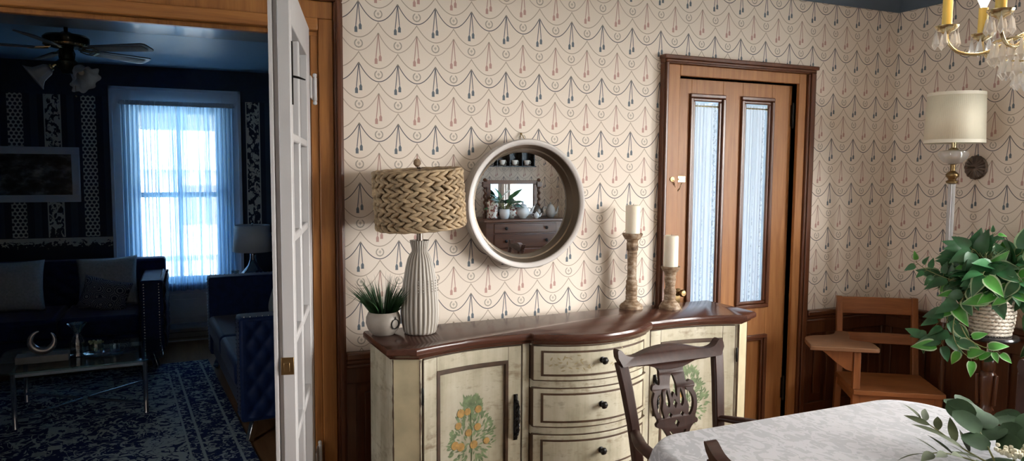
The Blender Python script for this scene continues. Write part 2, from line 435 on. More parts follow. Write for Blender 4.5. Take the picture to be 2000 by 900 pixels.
    M['ceramic'] = plain('pale_ceramic', (.26, .23, .20), .5, var=.12, vs=30); M['china'] = plain('white_china', (.72, .71, .70), .2, var=.02)
    t = NT('patterned_china'); f = t.voro(t.coord(), 45); t.bsdf(t.mix(t.op('LESS_THAN', t.noise(t.coord(), 38, 3), .47), (.68, .64, .58), (.22, .07, .05)), .25); M['chinap'] = t.m
    M['grass'] = plain('grass_blade', (.018, .055, .018), .5, var=.5, vs=30)
    M['leaf'] = plain('leaf_green', (.022, .10, .034), .42, var=.5, vs=8); M['leafl'] = plain('bright_leaf', (.06, .26, .035), .4, var=.35, vs=12)
    M['rim'] = plain('leaf_margin', (.28, .38, .22), .45, var=.2); M['stem'] = plain('vine_stem', (.16, .17, .06), .6, var=.2)
    M['fern'] = plain('feathery_sprig', (.17, .21, .08), .6, var=.25)
    M['olivel'] = plain('olive_leaf', (.06, .075, .035), .7, var=.25, vs=20, Specular_IOR_Level=.15); M['euca'] = plain('eucalyptus_leaf', (.034, .068, .033), .7, var=.3, vs=18, Specular_IOR_Level=.15)
    M['wax'] = plain('ivory_wax', (.78, .74, .62), .45, var=.02, Subsurface_Weight=.15)
    M['ccream'] = plain('candle_sleeve', (.80, .55, .12), .4, var=.08)
    t = NT('carved_limed_wood'); co = t.coord(); f = t.noise(co, 28, 5, .65); st = t.noise(t.mapv((1,1,5), co), 22, 3)
    t.bsdf(t.ramp(t.add(t.mul(f, .6), t.mul(st, .4)), [(.36, (.085, .045, .022)), (.5, (.24, .155, .09)), (.62, (.46, .38, .29))]), .6); M['limed'] = t.m
    t = NT('damask_cloth'); co = t.coord(); v = t.mapv((1, .55, 1), co, rot=(0,0,.5))
    f = t.noise(v, 30, 3, .5, 1.6); k = t.op('MULTIPLY_ADD', t.sub(f, .5), 26.0, .5, clamp=True)
    t.bsdf(t.mix(k, (.31, .315, .34), (.425, .43, .46)), t.op('MULTIPLY_ADD', k, -.25, .75), 0, None, Sheen_Weight=.15); M['damask'] = t.m
    M['shade'] = plain('pleated_silk', (.84, .79, .63), .8, var=.03, Transmission_Weight=0, Sheen_Weight=.1)
    M['linen'] = plain('lamp_linen', (.55, .62, .68), .8, var=.03)
    M['velvet'] = plain('navy_velvet', (.004, .016, .068), .6, var=.2, vs=20, Sheen_Weight=.12, Sheen_Roughness=.4, Specular_IOR_Level=.2)
    M['fur'] = plain('fleece', (.40, .43, .45), .95, var=.15, vs=60, bmp=.8)
    t = NT('swirl_cloth'); co = t.coord(); vd = t.voro(co, 11); sw = t.op('GREATER_THAN', t.op('SINE', t.mul(vd, 60.0)), .1)
    t.bsdf(t.mix(sw, (.03, .045, .09), (.30, .33, .36)), .85); M['swirl'] = t.m
    M['wick'] = plain('white_wicker', (.60, .55, .47), .65, var=.12, vs=50)
    M['black'] = plain('black_lacquer', (.014, .014, .016), .22, var=.2); M['turned'] = wood('turned_walnut', (.03, .011, .007), (.10, .034, .014), .25, 'z')
    M['silver'] = plain('silver_sculpture', (.5, .5, .5), .25, .8); M['marble'] = plain('grey_block', (.22, .22, .22), .5, var=.15)
    M['orange'] = plain('painted_orange', (.42, .25, .075), .6, var=.25, vs=60); M['pleaf'] = plain('painted_leaf', (.16, .22, .11), .6, var=.4, vs=40)
    M['pgold'] = plain('painted_scroll', (.30, .25, .14), .6, var=.3); M['fanmotor'] = plain('fan_motor', (.02, .028, .022), .25, .5); M['blade'] = plain('fan_blade', (.07, .075, .08), .4, var=.15)
    M['bladep'] = plain('cane_panel', (.16, .13, .10), .6, var=.2, vs=80); M['frost'] = plain('frosted_glass', (.42, .50, .57), .35, var=.06)
    t = NT('landscape_print'); co = t.coord(); x, y, z = t.xyz(co)
    f = t.noise(t.mapv((1,1,1.6), co), 7, 5, .6); c = t.ramp(f, [(.36, (.008, .014, .02)), (.5, (.03, .05, .06)), (.6, (.10, .14, .17)), (.7, (.2, .25, .28))]); t.bsdf(c, .25); M['print'] = t.m
    M['heater'] = plain('heater_enamel', (.30, .32, .33), .4); M['bulb'] = emit('lit_bulb', (1, .80, .52), 22.0)
    M['bulboff'] = plain('unlit_bulb', (.85, .80, .7), .1)
    M['ground'] = plain('pale_ground', (.42, .45, .44), .9, var=.2, vs=2); M['siding'] = plain('grey_siding', (.50, .54, .58), .8, var=.05); M['porch'] = plain('porch_paint', (.62, .68, .74), .6)
    M['roof'] = plain('slate_roof', (.12, .13, .15), .8, var=.2)
    M['soil'] = plain('dark_soil', (.02, .015, .01), .9); M['flower'] = plain('cream_blossom', (.68, .64, .50), .7, var=.1); M['seat'] = plain('seat_cloth', (.30, .26, .21), .9, var=.15, vs=40)
mats()
# ------------------------------------------------------------------ the rooms
XR, YB, ZC = 3.965, -4.53, 2.72      # dining room: right wall, wall behind the camera, ceiling
XL = -1.9
FY, PZ, PXL, PXR = 4.20, 2.52, -2.65, 1.20   # parlour: far wall, ceiling, side walls

def wall_y(name, mat, x0, x1, z0, z1, y0, y1, holes):
    """wall in the XZ plane with rectangular openings (x0,x1,z0,z1)"""
    g = G(); xs = sorted({x0, x1, *[h[0] for h in holes], *[h[1] for h in holes]}); zs = sorted({z0, z1, *[h[2] for h in holes], *[h[3] for h in holes]})
    for xa, xb in zip(xs, xs[1:]):
        for za, zb in zip(zs, zs[1:]):
            cx, cz = (xa+xb)/2, (za+zb)/2
            if any(h[0] < cx < h[1] and h[2] < cz < h[3] for h in holes): continue
            g.box(xa, xb, y0, y1, za, zb)
    bmesh.ops.remove_doubles(g.bm, verts=g.bm.verts[:], dist=1e-5)
    return struct(finish(g, name, mat, ang=0))
def wall_x(name, mat, y0, y1, z0, z1, x0, x1, holes):
    o = wall_y(name, mat, y0, y1, z0, z1, x0, x1, holes)
    for v in o.data.vertices: v.co = (v.co.y, v.co.x, v.co.z)
    o.data.flip_normals(); return o

DW = (-1.42, .472, 0, 2.20)            # wide doorway to the parlour
CD = (2.354, 3.171, 0, 2.103)          # small outside door
WR = (-3.80, -2.32, .80, 2.25)         # windows in the right wall (y0,y1,z0,z1)
WR2 = (-2.10, -1.25, .80, 2.25)  # second right-hand opening, added to brighten the back wall
WL = (-2.35, -1.25, .80, 2.25)         # unseen opening in the left wall, added to let in fill light
WB = (.55, 1.75, .80, 2.20)            # window behind the camera (x0,x1,z0,z1)
WF = (-.49, .28, .56, 2.17)            # parlour window
wall_y('wall_back', M['paper'], XL, XR, 0, ZC, 0, .15, [DW, CD])
wall_y('wall_parlour_near', M['ppaper'], PXL, PXR, 0, PZ, .15, .165, [DW])
wall_x('wall_right', M['paper'], YB, 0, 0, ZC, XR, XR+.15, [WR, WR2])
wall_y('wall_front', M['paper'], XL, XR, 0, ZC, YB-.15, YB, [])
wall_x('wall_left', M['paper'], YB, 0, 0, ZC, XL-.15, XL, [WL])
wall_y('wall_parlour_far', M['ppaper'], PXL, PXR, 0, PZ, FY, FY+.15, [WF])
wall_x('wall_parlour_left', M['ppaper'], .165, FY, 0, PZ, PXL-.12, PXL, [])
wall_x('wall_parlour_right', M['ppaper'], .165, FY, 0, PZ, PXR, PXR+.12, [])
g = G(); g.box(XL, XR, YB, .0, -.06, 0); g.box(PXL, PXR, 0.0, FY, -.06, 0); struct(finish(g, 'floor', M['floor'], ang=0))
g = G(); g.box(XL-.15, XR+.15, YB-.15, .15, ZC, ZC+.06); struct(finish(g, 'ceiling', M['cwhite'], ang=0))
g = G(); g.box(PXL-.12, PXR+.12, .15, FY+.15, PZ, PZ+.06); struct(finish(g, 'ceiling_parlour', M['pceil'], ang=0))
g = G(); g.box(PXL, PXR, 1.90, 2.36, PZ-.012, PZ); struct(finish(g, 'trim_parlour_ceiling', M['ptrim'], ang=0))
# painted cornice of the dining room
def cornice(name, a, b, inw):
    g = G(); prof = [(0, 2.575), (.012, 2.575), (.018, 2.60), (.05, 2.63), (.10, 2.67), (.115, 2.70), (.125, ZC), (0, ZC)]
    a = Vector(a); b = Vector(b); n = Vector(inw)
    g.rings([[p + n*d + Vector((0,0,z)) for d, z in prof] for p in (a, b)], True, True, True)
    struct(finish(g, name, M['ceil'], ang=50))
cornice('trim_cornice_back', (XL, 0, 0), (XR, 0, 0), (0, -1, 0)); cornice('trim_cornice_right', (XR, 0, 0), (XR, YB, 0), (-1, 0, 0))

# wainscot: rails, stiles, raised panels and a cap, along the back and right walls
def wainscot(name, a, b, n, step=.33):
    a = Vector(a); b = Vector(b); d = (b-a); L = d.length; d.normalize(); n = Vector(n)
    def bx(g, s0, s1, z0, z1, t0, t1):
        p = []
        for z in (z0, z1):
            for s_, t_ in ((s0,t0),(s1,t0),(s1,t1),(s0,t1)): p.append(a + d*s_ + n*t_ + Vector((0,0,z)))
        g.hexa(p)
    g = G(); bx(g, 0, L, 0, .765, 0, .006)
    bx(g, 0, L, .66, .765, .006, .022); bx(g, 0, L, .14, .24, .006, .022)
    k = max(1, round(L/step)); w = L/k
    for i in range(k+1):
        c = i*w; bx(g, max(0, c-.045), min(L, c+.045), .24, .66, .006, .022)
    for i in range(k): bx(g, i*w+.085, (i+1)*w-.085, .29, .61, .006, .017)
    o = struct(finish(g, name, M['wains'], ang=30, bevel=.006))
    g = G(); bx(g, 0, L, .768, .80, 0, .048); bx(g, 0, L, .745, .768, 0, .03); bx(g, 0, L, .725, .745, 0, .026)
    c = finish(g, 'cap_rail', M['wainsx'], ang=30, bevel=.008); c.parent = o
    g = G(); bx(g, 0, L, 0, .14, 0, .026); c = finish(g, 'base_rail', M['wainsx'], ang=30, bevel=.006); c.parent = o
wainscot('trim_wainscot_back', (.604, 0, 0), (2.241, 0, 0), (0, -1, 0)); wainscot('trim_wainscot_corner', (3.285, 0, 0), (XR, 0, 0), (0, -1, 0), .22)
wainscot('trim_wainscot_right', (XR, -.026, 0), (XR, -1.1, 0), (-1, 0, 0), .42)

# casing of the wide doorway
g = G()
g.box(.504, .566, -.022, 0, 0, 2.236); g.box(DW[0]-.1, .566, -.022, 0, 2.236, 2.308)
g.box(DW[0]-.1, DW[0]-.035, -.022, 0, 0, 2.236)
struct(finish(g, 'trim_doorway_casing', M['oak'], ang=30, bevel=.004))
g = G(); g.box(DW[0]-.035, .500, -.05, .0, 2.182, 2.234); struct(finish(g, 'trim_doorway_head', M['oakx'], ang=30, bevel=.005))
g = G(); g.box(.566, .604, -.04, 0, 0, 2.308); g.box(DW[0]-.14, .604, -.04, 0, 2.308, 2.352); g.box(.574, .596, -.052, -.04, 0, 2.316); g.box(DW[0]-.14, .596, -.052, -.04, 2.316, 2.344)
g.box(DW[0]-.14, DW[0]-.1, -.04, 0, 0, 2.308)
struct(finish(g, 'trim_doorway_backband', M['oakdark'], ang=30, bevel=.006))
g = G()
g.box(.472, .504, -.012, .15, 0, 2.192); g.box(.446, .472, .03, .07, 0, 2.192); g.box(DW[0]-.035, DW[0], -.012, .15, 0, 2.192)
g.box(DW[0]-.035, .504, -.014, .02, 2.163, 2.182); g.box(DW[0]-.035, .504, .02, .15, 2.192, 2.2)
struct(finish(g, 'trim_doorway_jamb', M['oak'], ang=30, bevel=.003))
g = G()
for xa, xb in ((.472, .60), (DW[0]-.13, DW[0])): g.box(xa, xb, .165, .185, 0, 2.2)
g.box(DW[0]-.13, .60, .165, .185, 2.2, 2.32); struct(finish(g, 'trim_doorway_parlour_side', M['pwhite'], ang=30, bevel=.004))

# white french door standing open
d2 = G(); T = -.05
def dbox(g, t0, t1, z0, z1, ya=T, yb=0): g.box(t0, t1, ya, yb, z0, z1)
ZR = [2.03, 1.705, 1.385, 1.055, .735, .42]
dbox(d2, .12, .262, .012, 2.175); dbox(d2, .872, .93, .012, 2.175); dbox(d2, .262, .872, 2.045, 2.175); dbox(d2, .262, .872, .012, .42)
dbox(d2, .93, .944, .012, 2.175, T+.014, 0)
door = struct(finish(d2, 'door_2', M['white'], ang=30, bevel=.003))
door.location = (.478, -.004, 0); door.rotation_euler = (0, 0, math.atan2(-.977, -.211))
g = G()
dbox(g, .555, .585, .42, 2.045, T+.004, -.004)
for z in ZR[1:5]: dbox(g, .262, .555, z-.014, z+.014, T+.004, -.004); dbox(g, .585, .872, z-.014, z+.014, T+.004, -.004)
finish(g, 'glazing_bar', M['white'], door, 30, .006)
for xa, xb in ((.262, .555), (.585, .872)):
    for za, zb in zip(ZR[1:] , [2.045]+ZR[1:5]):
        g = G(); g.box(xa+.001, xb-.001, -.028, -.024, za+.0145, zb-.0145); finish(g, 'glass_pane', M['glass'], door, 0)
g = G(); g.box(.872, .944, T-.012, T, .012, 2.175); finish(g, 'astragal', M['white'], door, 30, .003)
g = G(); g.box(.9435, .9465, -.042, -.004, .974, 1.028); g.box(.946, .952, -.034, -.016, .985, 1.012); finish(g, 'latch_plate', M['obrass'], door, 30, .001)
g = G(); g.box(.890, .902, 0, .004, 1.80, 1.99); g.tube([(.896, .004, 1.885), (.896, .02, 1.882), (.893, .04, 1.876)], [.004, .004, .002], 6); finish(g, 'flush_bolt', M['iron'], door, 30)
for z in (1.94, .36):
    g = G(); g.lathe([(.004,-.066),(.0085,-.062),(.0085,-.054),(.006,-.05),(.0085,-.047),(.0085,.047),(.006,.05),(.0085,.054),(.0085,.062),(.004,.066)], 12, (.03, .014, z))
    g.box(.03, .125, .001, .005, z-.045, z+.045); g.box(-.02, .03, .006, .010, z-.045, z+.045); finish(g, 'hinge', M['white'], door, 40, .0008)

# outside door with two tall glass lights (door_1)
X0, X1 = 2.357, 3.168
LG = ((2.492, 2.648), (2.838, 2.994)); YA, YBk = .028, .066
g = G()
g.box(X0, 2.466, YA, YBk, .012, 2.10); g.box(3.022, X1, YA, YBk, .012, 2.10); g.box(2.676, 2.812, YA, YBk, .012, 2.10)
for a, b in ((2.466, 2.676), (2.812, 3.022)):
    g.box(a, b, YA, YBk, 2.01, 2.10); g.box(a, b, YA, YBk, .66, .845); g.box(a, b, YA, YBk, .012, .14); g.box(a, b, YA+.018, YBk-.008, .14, .66)
door1 = struct(finish(g, 'door_1', M['oakdoor'], ang=30, bevel=.002))
def mould(g, xa, xb, za, zb, y0, w, h):
    for k, (o0, o1, yy) in enumerate(((-.014, .008, -.014), (.008, w, -.004))):
        for q in ((xa+o0, xb-o0, zb-o1, zb-o0), (xa+o0, xb-o0, za+o0, za+o1)): g.box(q[0], q[1], y0+yy, y0+.012, q[2], q[3])
        for q in ((xa+o0, xa+o1), (xb-o1, xb-o0)): g.box(q[0], q[1], y0+yy, y0+.012, za+o1, zb-o1)
for a, b in ((2.466, 2.676), (2.812, 3.022)):
    g = G(); mould(g, a, b, .845, 2.01, YA, .026, .02); finish(g, 'panel_moulding', M['oakdark'], door1, 30, .005)
    g = G(); mould(g, a, b, .14, .66, YA, .022, .02); finish(g, 'panel_moulding', M['oakdark'], door1, 30, .004)
    g = G(); g.box(a, b, .056, .060, .845, 2.01); finish(g, 'glass_pane', M['glass'], door1, 0)
for z in (1.93, .34):
    g = G(); g.box(3.16, 3.172, YA-.012, YA+.004, z-.06, z+.06); g.lathe([(.003,-.075),(.008,-.07),(.008,.07),(.003,.075)], 10, (3.168, YA-.014, z)); finish(g, 'hinge', M['iron'], door1, 40)
g = G(); g.lathe([(.0, 0), (.020, .0), (.022, .006), (.016, .012), (.008, .016), (.008, .030), (.017, .036), (.021, .046), (.015, .056), (0, .058)], 16, (2.405, YA, .955), axis=(0,-1,0)); g.cbox((2.405, YA-.002, .90), .03, .005, .13); finish(g, 'door_knob', M['obrass'], door1, 40, .001)
g = G(); g.box(2.385, 2.435, YA-.006, YA, 1.548, 1.584); g.box(2.386, 2.432, YA-.011, YA-.006, 1.561, 1.571); finish(g, 'chain_slide', M['brass'], door1, 30, .002)
g = G(); g.lathe([(0,0),(.013,0),(.013,.005),(0,.006)], 12, (2.315, -.022, 1.566), axis=(0,-1,0)); finish(g, 'chain_anchor', M['obrass'], door1, 40)
g = G()
pts = [Vector((lerp(2.318, 2.41, t), lerp(-.030, YA-.012, t), 1.562 - .055*4*t*(1-t))) for t in [i/14 for i in range(15)]]
for i, (a, b) in enumerate(zip(pts, pts[1:])):
    c = (a+b)/2; d = (b-a).normalized(); s_ = d.cross(Vector((0,1,0))).normalized() if i % 2 else Vector((0,1,0)); 
    g.tube([c + d*math.cos(k*PI/5)*.0068 + s_*math.sin(k*PI/5)*.0038 for k in range(10)], .0013, 5, closed=True)
finish(g, 'door_chain', M['obrass'], door1, 60)
# its casing
g = G(); g.box(2.274, 2.354, -.022, 0, 0, 2.163); g.box(3.171, 3.226, -.022, 0, 0, 2.163); g.box(2.354, 3.171, -.022, 0, 2.106, 2.163)
struct(finish(g, 'trim_door_casing', M['oakdoor'], ang=30, bevel=.003))
g = G(); g.box(2.241, 2.274, -.038, 0, 0, 2.163); g.box(3.226, 3.285, -.038, 0, 0, 2.163); g.box(2.241, 3.285, -.038, 0, 2.163, 2.203)
g.box(2.235, 3.291, -.052, 0, 2.185, 2.207); g.box(2.248, 2.267, -.048, -.038, 0, 2.17); g.box(3.24, 3.272, -.048, -.038, 0, 2.17); g.box(2.248, 3.272, -.048, -.038, 2.170, 2.185)
struct(finish(g, 'trim_door_backband', M['oakdark'], ang=30, bevel=.006))
g = G(); g.box(2.354-.02, 2.354, 0, .15, 0, 2.12); g.box(3.171, 3.191, 0, .15, 0, 2.12); g.box(2.354, 3.171, 0, .15, 2.103, 2.12); struct(finish(g, 'trim_door_jamb', M['oak'], ang=0))

def drape(name, x0, x1, z0, z1, y, amp, folds, mat, label, cat, seed=0, parent=None, frill=0, group=None):
    r = random.Random(seed); ph = [r.uniform(0, 6) for _ in range(4)]
    def f(u, v):
        x = lerp(x0, x1, u); z = lerp(z1, z0, v)
        k = lerp(.55, 1.1, v)
        yy = amp*k*(math.sin(u*folds*2*PI + ph[0] + .7*math.sin(u*9+ph[1])) + .45*math.sin(u*folds*4.6*PI + ph[2] + v*.8))
        xx = x + .012*v*math.sin(u*11+ph[3])*(x1-x0)
        return (xx, y + yy, z + .006*math.sin(u*40+ph[1])*v)
    g = G(); g.grid(f, int(folds*12), 14)
    o = finish(g, name, mat, parent, 180)
    if label: tag(o, label, cat, group)
    return o
for (a, b), w, lb in ((LG[0], 0, 'white lace panel curtain behind the left pane of the oak door'), (LG[1], 1, 'white lace panel curtain behind the right pane of the oak door')):
    root = thing('lace_curtain', lb, 'curtain', ((a+b)/2, .038, .86)); hw = (b-a)/2 + .004
    g = G(); g.tube([(-hw-.01, 0, 1.10), (hw+.01, 0, 1.10)], .004, 8); g.box(-hw-.012, -hw-.004, -.006, .012, 1.09, 1.11); g.box(hw+.004, hw+.012, -.006, .012, 1.09, 1.11); finish(g, 'curtain_rod', M['brass'], root)
    drape('lace_panel', -hw+.012, hw-.002 - w*.01, -.005, 1.115, 0, .005, 6, M['lace'], None, None, 3+w, root)

# windows -----------------------------------------------------------------
def casement(name, a0, a1, z0, z1, plane, face, axis, mat, bars=(1, 1), casw=.11, sill=True):
    """sash window: frame, sashes, glass; axis 'x' runs along X at y=plane, face = sign of room side"""
    def bx(g, s0, s1, za, zb, d0, d1):
        d0, d1 = plane + face*d0, plane + face*d1
        if axis == 'x': g.box(s0, s1, min(d0, d1), max(d0, d1), za, zb)
        else: g.box(min(d0, d1), max(d0, d1), s0, s1, za, zb)
    g = G()
    bx(g, a0-casw, a0, z0-.0, z1+casw, 0, .024); bx(g, a1, a1+casw, z0, z1+casw, 0, .024); bx(g, a0, a1, z1, z1+casw, 0, .024)
    bx(g, a0-casw-.012, a0-casw+.016, z0, z1+casw+.012, 0, .036); bx(g, a1+casw-.016, a1+casw+.012, z0, z1+casw+.012, 0, .036); bx(g, a0-casw-.012, a1+casw+.012, z1+casw-.016, z1+casw+.012, 0, .036)
    bx(g, a0-casw-.03, a1+casw+.03, z0-.035, z0, -.10, .06); bx(g, a0-casw, a1+casw, z0-.11, z0-.035, 0, .02)
    for s0, s1 in ((a0-.001, a0+.02), (a1-.02, a1+.001)): bx(g, s0, s1, z0, z1, -.15, 0)
    bx(g, a0, a1, z1-.02, z1, -.15, 0)
    fr = struct(finish(g, name, mat, ang=30, bevel=.003))
    zm = (z0+z1)/2
    for za, zb, dd in ((zm-.02, z1-.02, -.11), (z0, zm+.02, -.07)):
        g = G(); A0, A1 = a0+.02, a1-.02
        bx(g, A0, A0+.045, za, zb, dd, dd+.032); bx(g, A1-.045, A1, za, zb, dd, dd+.032); bx(g, A0+.045, A1-.045, zb-.04, zb, dd, dd+.032); bx(g, A0+.045, A1-.045, za, za+.045, dd, dd+.032)
        n = bars[0]
        for i in range(1, n+1):
            c = lerp(A0, A1, i/(n+1)); bx(g, c-.012, c+.012, za+.045, zb-.04, dd+.004, dd+.028)
        finish(g, 'sash', mat, fr, 30, .003)
        g = G(); bx(g, A0+.04, A1-.04, za+.04, zb-.035, dd+.013, dd+.017); finish(g, 'glass_pane', M['glass'], fr, 0)
    return fr
casement('window_1', WF[0], WF[1], WF[2], WF[3], FY, -1, 'x', M['pwhite'], (1, 0), .15)
casement('added_window_4', WL[0], WL[1], WL[2], WL[3], XL, 1, 'y', M['white'], (0, 0))  # added on the left for fill light
casement('window_2', WR[0], WR[1], WR[2], WR[3], XR, -1, 'y', M['white'], (0, 0))
casement('added_window_3', WR2[0], WR2[1], WR2[2], WR2[3], XR, -1, 'y', M['white'], (0, 0))  # added beside the other for more light on the back wall
#casement('added_window_3', WB[0], WB[1], WB[2], WB[3], YB, 1, 'x', M['oak'], (0, 0))
# parlour base panel under the window, baseboards
g = G(); g.box(WF[0]-.14, WF[1]+.14, FY-.022, FY, .02, .45); g.box(WF[0]-.06, WF[1]+.06, FY-.03, FY-.022, .22, .40); struct(finish(g, 'trim_window_apron', M['pwhite'], ang=30, bevel=.004))
g = G(); g.box(PXL, PXR, FY-.02, FY, 0, .16); struct(finish(g, 'baseboard_parlour', M['pwhite'], ang=30, bevel=.004))
root = thing('sheer_curtain', 'pair of sheer gathered curtains hanging over the bright parlour window', 'curtain', (-.095, FY-.075, .50))
g = G(); g.tube([(-.47, 0, 1.685), (.47, 0, 1.685)], .007, 8); g.tube([(-.47, 0, 1.685), (-.478, .03, 1.685), (-.478, .05, 1.685)], .006, 6); g.tube([(.47, 0, 1.685), (.478, .03, 1.685), (.478, .05, 1.685)], .006, 6); finish(g, 'curtain_rod', M['pwhite'], root)
drape('curtain_panel', -.465, .01, -.01, 1.71, 0, .013, 13, M['sheer'], None, None, 11, root); drape('curtain_panel', -.005, .465, -.01, 1.71, 0, .013, 13, M['sheer'], None, None, 12, root)
g = G()
for k in range(150):
    x = -.465 + .93*k/149; g.tube([(x, -.008, 1.668), (x+.003*math.sin(k), -.011, 1.69), (x, -.006, 1.712)], [.003, .0045, .002], 5)
finish(g, 'gathered_heading', M['linen'], root)

# outdoors -----------------------------------------------------------------
g = G(); g.box(-30, 30, -30, 40, -.5, -.45); struct(finish(g, 'ground', M['ground'], ang=0))
root = thing('porch', 'white porch with railing outside the parlour window', 'porch', (-.2, 6.0, -.4))
g = G(); g.box(-3, 3, -1.5, .35, .2, .25); finish(g, 'porch_deck', M['porch'], root, 0)
g = G(); g.box(-3, 3, .02, .18, 2.45, 2.75); finish(g, 'porch_beam', M['porch'], root, 0)
g = G(); g.box(-3.1, 3.1, -1.6, .5, 2.75, 2.83); finish(g, 'porch_roof', M['roof'], root, 0)
for x in (-2.6, 1.9): g = G(); g.box(x-.06, x+.06, .04, .16, .25, 2.45); finish(g, 'post', M['porch'], root, 30, .01)
g = G(); g.box(-2.54, 1.84, .07, .13, .94, 1.0); g.box(-2.54, 1.84, .08, .12, .34, .38)
for k in range(30): x = -2.45 + k*.145; g.box(x-.016, x+.016, .085, .115, .38, .94)
finish(g, 'railing', M['porch'], root, 0)
root = thing('added_sky_screen', 'unseen added roof and screen shading the glazed oak door from the sky', 'porch', (2.8, .16, -.4))  # unseen structure added to keep sky light off the door lace
g = G(); g.box(-1.1, .75, 0, 2.3, 2.72, 2.80); finish(g, 'porch_roof', M['porch'], root, 0)
g = G(); g.box(.68, .75, .02, 2.3, .24, 2.72); finish(g, 'sky_blocker', M['porch'], root, 0)  # added screen that blocks the bright eastern sky
g = G(); g.box(-1.1, .75, 0, 2.2, .18, .24); finish(g, 'porch_deck', M['porch'], root, 0)
for x in (-1.0, .65): g = G(); g.box(x-.05, x+.05, 2.1, 2.2, .24, 2.72); finish(g, 'post', M['porch'], root, 30, .01)
root = thing('neighbouring_house', 'pale neighbouring house seen through the parlour curtains', 'house', (-.6, 15, -.45))
g = G(); g.box(-5, 5, 0, 6, 0, 2.1); finish(g, 'wall', M['siding'], root, 0)
g = G(); g.prism([(-.4, 2.05), (6.4, 2.05), (3, 3.1)], -5.3, 5.3, lambda x, y, z: (z, x, y)); finish(g, 'roof', M['siding'], root, 0)
for x in (-2.2, .9, 3): g = G(); g.box(x-.5, x+.5, -.03, .0, .8, 1.7); finish(g, 'house_window', M['roof'], root, 0)
# ------------------------------------------------------------------ sideboard
SBX, SBY, SBR = 1.595, -.105, math.radians(2.2)
SBZ = .918
root = thing('sideboard', 'distressed cream bow-front sideboard with dark wood top and painted fruit', 'sideboard', (SBX, SBY, 0), SBR)
def topF(x):
    a = abs(x)
    if a > .835: return -lerp(.405, .355, (a-.835)/.105)
    if a > .352: t = (a-.352)/.483; return -(lerp(.340, .405, t) - .034*4*t*(1-t))
    if a > .305: return -.338
    return -(.362 + .105*(1-(a/.305)**2))
def xs_between(a, b, n): return [lerp(a, b, i/n) for i in range(n+1)]
PX = [-.94, -.835] + xs_between(-.835, -.352, 12)[1:] + [-.349, -.306] + xs_between(-.305, .305, 20) + [.306, .349] + xs_between(.352, .835, 12) + [.94]
def plan(off):
    """outline of the top grown by off, counter-clockwise from back left"""
    return [(-.94-off, 0)] + [(x*(1+off/.94), topF(x)-off) for x in PX] + [(.94+off, 0)]
g = G()
layers = [(-.020, SBZ-.046), (-.016, SBZ-.038), (-.004, SBZ-.030), (.0, SBZ-.024), (.0, SBZ-.010), (-.003, SBZ-.003), (-.008, SBZ)]
R = [[Vector((x, y, z)) for x, y in plan(o)] for o, z in layers]
g.rings(R, True, True, True); finish(g, 'top', M['mahog'], root, 35)
KX = .968
def bF(x): return topF(x/KX) + .034
def cslab(g, x0, x1, z0, z1, o0, o1, n=10):
    """slab following the curved front between offsets o0 (inner) and o1 (outer)"""
    R = []
    for i in range(n+1):
        x = lerp(x0, x1, i/n); f = bF(x)
        R.append([Vector((x, f-o0, z0)), Vector((x, f-o1, z0)), Vector((x, f-o1, z1)), Vector((x, f-o0, z1))])
    g.rings(R, True, True, True)
BW = .94*KX
g = G(); bp = [(-BW, 0)] + [(x*KX, topF(x)+.034) for x in PX] + [(BW, 0)]
